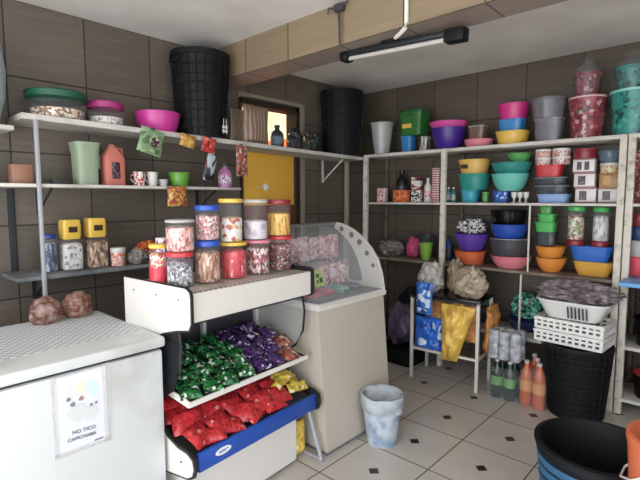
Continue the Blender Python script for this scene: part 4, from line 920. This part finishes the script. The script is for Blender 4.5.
link('rolls', ro, 'silverpack', sp)
link('wrapping', MB().lathe([(.127, .001), (.132, .01), (.131, .22), (.12, .236), (.09, .24)], 40, sq=6, sy=.7, cap=(0, 0), wob=lambda a, z: .012 * math.sin(a * 13 + z * 50)), 'film', sp)
# things on the low board behind the sodas
tag(link('plastic_bag', MB().blob((0, 0, .14), (.12, .1, .16), .35, 2.4, 41, 4, .14), 'dgreenbag', None, (-1.78, 4.12, .4365)), 'dark green bag on the low board behind the metal table', 'bag')
printed('tealnet', [('#2a9a7a', 3), ('#7ac0a8', 2), ('#123c3a', 3)], 30)
tag(link('plastic_bag', MB().blob((0, 0, .18), (.12, .1, .14), .3, 2.4, 43, 4, .07), 'tealnet', None, (-1.36, 4.14, .4475)), 'teal-green netted bag above the dark blue basin on the low board', 'bag')
tag(link('basin', MB().lathe(open_profile(.1, .15, .10, .004, .1), 30), 'navy', None, (-1.36, 4.14, .4365)), 'dark blue basin holding the teal-green netted bag', 'basin')

# ------------------------------------------------------------------ black bin with white baskets
bb = thing('laundry_bin', 'large black ribbed bin on the floor under the white baskets', 'bin', (-.845, 3.70, .0008))
link('body', MB().lathe(open_profile(.175, .215, .525, .006, .02, 10), 44), 'blackp', bb)
rb2 = MB()
for q in range(1, 12):
    zz = .5 * q / 12; rr = .175 + .04 * q / 12 + .006
    rb2.lathe([(rr - .002, zz - .008), (rr + .004, zz - .005), (rr + .004, zz + .005), (rr - .002, zz + .008)], 44, cap=(0, 0))
for q in range(26):
    a = 2 * pi * q / 26; rb2.tube([(.18 * math.cos(a), .18 * math.sin(a), .01), (.219 * math.cos(a), .219 * math.sin(a), .5)], .006, 5)
link('lattice', rb2, 'blackp', bb)
link('rim', MB().lathe([(.214, .505), (.228, .507), (.228, .53), (.208, .531), (.214, .505)], 44, cap=(0, 0)), 'blackp', bb)
def basket(z, lab):
    t_ = thing('basket', lab, 'basket', (-.875, 3.70, z), math.radians(-4))
    W, D, H = .46, .31, .085
    b = MB()
    b.box((0, 0, .004), (W * .93, D * .93, .008))
    for zz, k_ in ((.014, .95), (.048, .98), (H - .008, 1.0)):
        for s_ in (1, -1):
            b.box((0, s_ * D / 2 * k_, zz), (W * k_, .006, .016)); b.box((s_ * W / 2 * k_, 0, zz), (.006, D * k_, .016))
    for q in range(11):
        for s_ in (1, -1): b.box((-W * .47 + q * W * .094, s_ * D / 2 * .975, H / 2), (.018, .005, H - .01))
    for q in range(8):
        for s_ in (1, -1): b.box((s_ * W / 2 * .975, -D * .45 + q * D * .1286, H / 2), (.005, .018, H - .01))
    link('body', b, 'milkwhite', t_)
    link('rim', MB().lathe([(W / 2 * .98, H - .002), (W / 2 * 1.03, H - .004), (W / 2 * 1.03, H + .006), (W / 2 * .96, H + .006), (W / 2 * .98, H - .002)], 40, sq=8, sy=D / W, cap=(0, 0)), 'milkwhite', t_)
    return t_
basket(.5325, 'lower of the two white plastic baskets on the black floor bin')
basket(.6245, 'upper of the two white plastic baskets on the black floor bin')
dr = thing('dish_rack', 'white dish-drainer basin with slats on top of the white baskets', 'dish rack', (-.875, 3.70, .7165), math.radians(-4))
link('basin', MB().lathe(open_profile(.17, .235, .13, .005, .05), 44, sq=5, sy=.68), 'milkwhite', dr)
slt = MB()
for q in range(6): slt.box((.0 + q * .024, -.155, .062), (.010, .008, .09), .002, Matrix.Rotation(.28, 4, 'X'))
link('slats', slt, 'dgrey', dr)
link('rim', MB().lathe([(.23, .122), (.246, .124), (.246, .134), (.228, .134), (.23, .122)], 44, sq=5, sy=.68, cap=(0, 0)), 'milkwhite', dr)
blotch('mauvebag', '#94868a', '#5a4e54', 18, .25, .9)
tag(link('plastic_bag', MB().blob((0, 0, .05), (.235, .15, .075), .45, 4.2, 47, 5, .05), 'mauvebag', None, (-.86, 3.70, .85)), 'mauve-grey wrinkled bag spread over the white dish rack', 'bag')

# ------------------------------------------------------------------ right bay lower goods
bt2 = tag(link('tray', MB().box((0, 0, .0), (.30, .40, .03), .008), 'skyblue', None, (-.46, 3.84, 1.0015)), 'bright sky-blue flat tray sticking out of the low right shelf', 'tray')
for i, (z, r_, h_, m_, lab) in enumerate(((.5106, .17, .2, 'black', 'large black pot on the lower right shelf, under a smaller one'), (.711, .15, .15, 'charcoal', 'smaller dark pot stacked on the large black pot'), (.1206, .16, .17, 'blackp', 'black pot on the bottom right shelf beside the red lid'))):
    p_ = thing('pot', lab, 'pot', (-.40, 4.08, z))
    link('body', MB().lathe(open_profile(r_ * .85, r_ * .97, h_, .004, .08), 32), m_, p_)
    link('handle', MB().tube([(-r_ * .95, -.04, h_ * .8), (-r_ * 1.1, -.03, h_ * .8), (-r_ * 1.1, .03, h_ * .8), (-r_ * .95, .04, h_ * .8)], .006).tube([(-.05, -r_ * .95, h_ * .75), (-.04, -r_ * 1.08, h_ * .75), (.04, -r_ * 1.08, h_ * .75), (.05, -r_ * .95, h_ * .75)], .006), 'steel', p_)
tag(link('lid', MB().lathe([(.13, 0), (.14, .008), (.1, .03), (.03, .04), (.025, .055), (.001, .058)], 30), 'red', None, (-.42, 4.07, .2905)), 'red pot lid lying on the black pot, bottom right shelf', 'lid')

# ------------------------------------------------------------------ foreground tub and orange bucket
tu = thing('tub', 'big round black and blue tub in the right foreground', 'tub', (-.435, 2.345, .0008))
link('body', MB().lathe([(.19, 0), (.205, .01), (.235, .34), (.25, .45), (.255, .46), (.247, .46), (.24, .44), (.225, .34), (.195, .015), (.002, .015)], 48, cap=(1, 0)), 'blackp', tu)
for z_, r_ in ((.43, .250), (.385, .243), (.335, .237), (.28, .232), (.22, .2265)):
    o = link('band', MB().lathe([(r_ - .006, z_ - .024), (r_ + .004, z_ - .022), (r_ + .010, z_), (r_ + .006, z_ + .012), (r_ - .004, z_ + .014), (r_ - .006, z_ - .024)], 48, cap=(0, 0)), 'bluebucket' if z_ < .42 else 'blackp', tu)
    if z_ < .42: o['label'] = 'blue moulded band'
link('rim', MB().lathe([(.25, .445), (.266, .448), (.266, .462), (.246, .466), (.25, .445)], 48, cap=(0, 0)), 'blackp', tu)
oz = thing('bucket', 'tall orange bucket cut off by the right edge of the photo', 'bucket', (-.115, 1.935, .0008))
link('body', MB().lathe(open_profile(.125, .150, .76, .005, .0), 40), 'orangebucket', oz)
link('rim', MB().lathe([(.148, .735), (.158, .738), (.158, .762), (.144, .764), (.148, .735)], 40, cap=(0, 0)), 'orangebucket', oz)
hn = link('handle', MB().tube([(-.03, .155, .70), (-.11, .14, .62), (-.165, .06, .575), (-.165, -.02, .575), (-.12, -.11, .62), (-.04, -.155, .70)], .004), 'milkwhite', oz)

# ------------------------------------------------------------------ packets clipped to the left shelf edges
def clip(loc, w_, h_, m_, lab, seed, rz=pi / 2, tilt=0., t_=.03, patch=None, name='snack_packet'):
    t = thing(name, lab, 'snack packet', loc, rz); t.rotation_euler = (0, tilt, rz)
    link('wrapper', MB().pillow(w_, h_, t_, seed=seed).xf(Matrix.Translation((0, 0, -h_ / 2)) @ Matrix.Rotation(pi / 2, 4, 'X')), m_, t)
    if patch: link('print', MB().pillow(w_ * .5, h_ * .5, t_ * 1.12, seed=seed).xf(Matrix.Translation((w_ * .12, -.001, -h_ * .5)) @ Matrix.Rotation(pi / 2, 4, 'X')), patch, t)
    link('clip', MB().box((0, .012, .004), (.02, .03, .012), .002), 'dgrey', t)
    return t
clip((-2.945, 1.56, 2.045), .17, .17, 'snackgreen', 'green snack packet clipped to the edge of the top left shelf', 51, tilt=.25, patch='snackdark')
clip((-2.945, 1.825, 2.035), .12, .09, 'snackorange', 'orange-yellow packet hanging from the top left shelf edge', 52, tilt=.2)
clip((-2.945, 2.0, 2.03), .12, .11, 'snackred', 'red packet hanging from the top left shelf edge under the black bin', 53, tilt=.2)
clip((-2.945, 1.72, 1.67), .15, .14, 'snackmix', 'orange and red snack packet clipped to the middle left shelf edge', 54)
clip((-2.98, 2.05, 1.93), .10, .22, 'packstripe', 'dark and silver striped packet strip hanging above the middle shelf end', 55, tilt=.25)
clip((-2.955, 2.30, 2.0), .11, .24, 'packbrown', 'reddish brown packet strip hanging beside the yellow door', 56)
tgm = thing('price_tag', 'small white wire tag hanging on the tall black bin', 'tag', (-2.872, 2.085, 2.06), pi / 2)
link('tag', MB().box((0, 0, .05), (.05, .002, .02)).box((0, 0, .02), (.05, .002, .02)), 'palegrey', tgm)
link('wire', MB().tube([(-.012, .0, .0), (-.012, 0, .11)], .002).tube([(.012, .0, .0), (.012, 0, .11)], .002), 'offwhite', tgm)
# pink box behind the candy jars on the rack deck
pb = tag(link('packet', MB().box((0, 0, .11), (.16, .08, .22), .004), 'pinkprint2', None, RM @ Vector((-.42, -.66, 1.1615)), (0, 0, RT + pi / 2)), 'mauve-pink box standing behind the candy jars on the rack', 'box')

# ------------------------------------------------------------------ light and camera
wd = bpy.data.worlds.new('World'); sc.world = wd; wd.use_nodes = True
bg = wd.node_tree.nodes['Background']; bg.inputs['Color'].default_value = (.80, .88, 1, 1); bg.inputs['Strength'].default_value = 3.2
def area(name, loc, rot, sx, sy, power, col):
    l = bpy.data.lights.new(name, 'AREA'); l.shape = 'RECTANGLE'; l.size = sx; l.size_y = sy; l.energy = power; l.color = col
    o = bpy.data.objects.new(name, l); COL.objects.link(o); o.location = loc; o.rotation_euler = rot; return o
structure('ground_outside', MB().box((0, -6, -.2), (30, 8, .1)).box((8.5, 4, -.2), (14, 12, .1)), 'plaster')
area('daylight', (-.6, YF - .1, 1.2), (math.radians(96), 0, 0), 3.4, 2.2, 60, (.97, .98, 1.0))
pl = bpy.data.lights.new('room_lamp', 'POINT'); pl.energy = 90; pl.color = (1, .87, .68); pl.shadow_soft_size = .15
po = bpy.data.objects.new('room_lamp', pl); COL.objects.link(po); po.location = (-4.6, 3.4, 2.5)

sl_ = bpy.data.lights.new('sun', 'SUN'); sl_.energy = 5.0; sl_.angle = .02; sl_.color = (1, .95, .86)
so = bpy.data.objects.new('sun', sl_); COL.objects.link(so); so.location = (0, -6, 8); so.rotation_euler = (math.radians(28), 0, 0)
F_PX = 462.54
cam = bpy.data.cameras.new('camera'); cam.sensor_width = 36; cam.lens = F_PX / 640 * 36; cam.clip_start = .05
co = bpy.data.objects.new('camera', cam); COL.objects.link(co)
yaw, pitch, roll = math.radians(42.64), math.radians(5.14), math.radians(-.10)
f = Vector((-math.sin(yaw) * math.cos(pitch), math.cos(yaw) * math.cos(pitch), -math.sin(pitch)))
r = Vector((math.cos(yaw), math.sin(yaw), 0)); u = r.cross(f)
c_, s_ = math.cos(roll), math.sin(roll)
r2, u2 = r * c_ + u * s_, u * c_ - r * s_
M = Matrix((r2, u2, -f)).transposed().to_4x4(); M.translation = (0, 0, 1.5836)
co.matrix_world = M
sc.camera = co
sc.view_settings.view_transform = 'Standard'; sc.view_settings.look = 'None'; sc.view_settings.exposure = .2; sc.view_settings.gamma = 1.0
sc.view_settings.use_curve_mapping = False
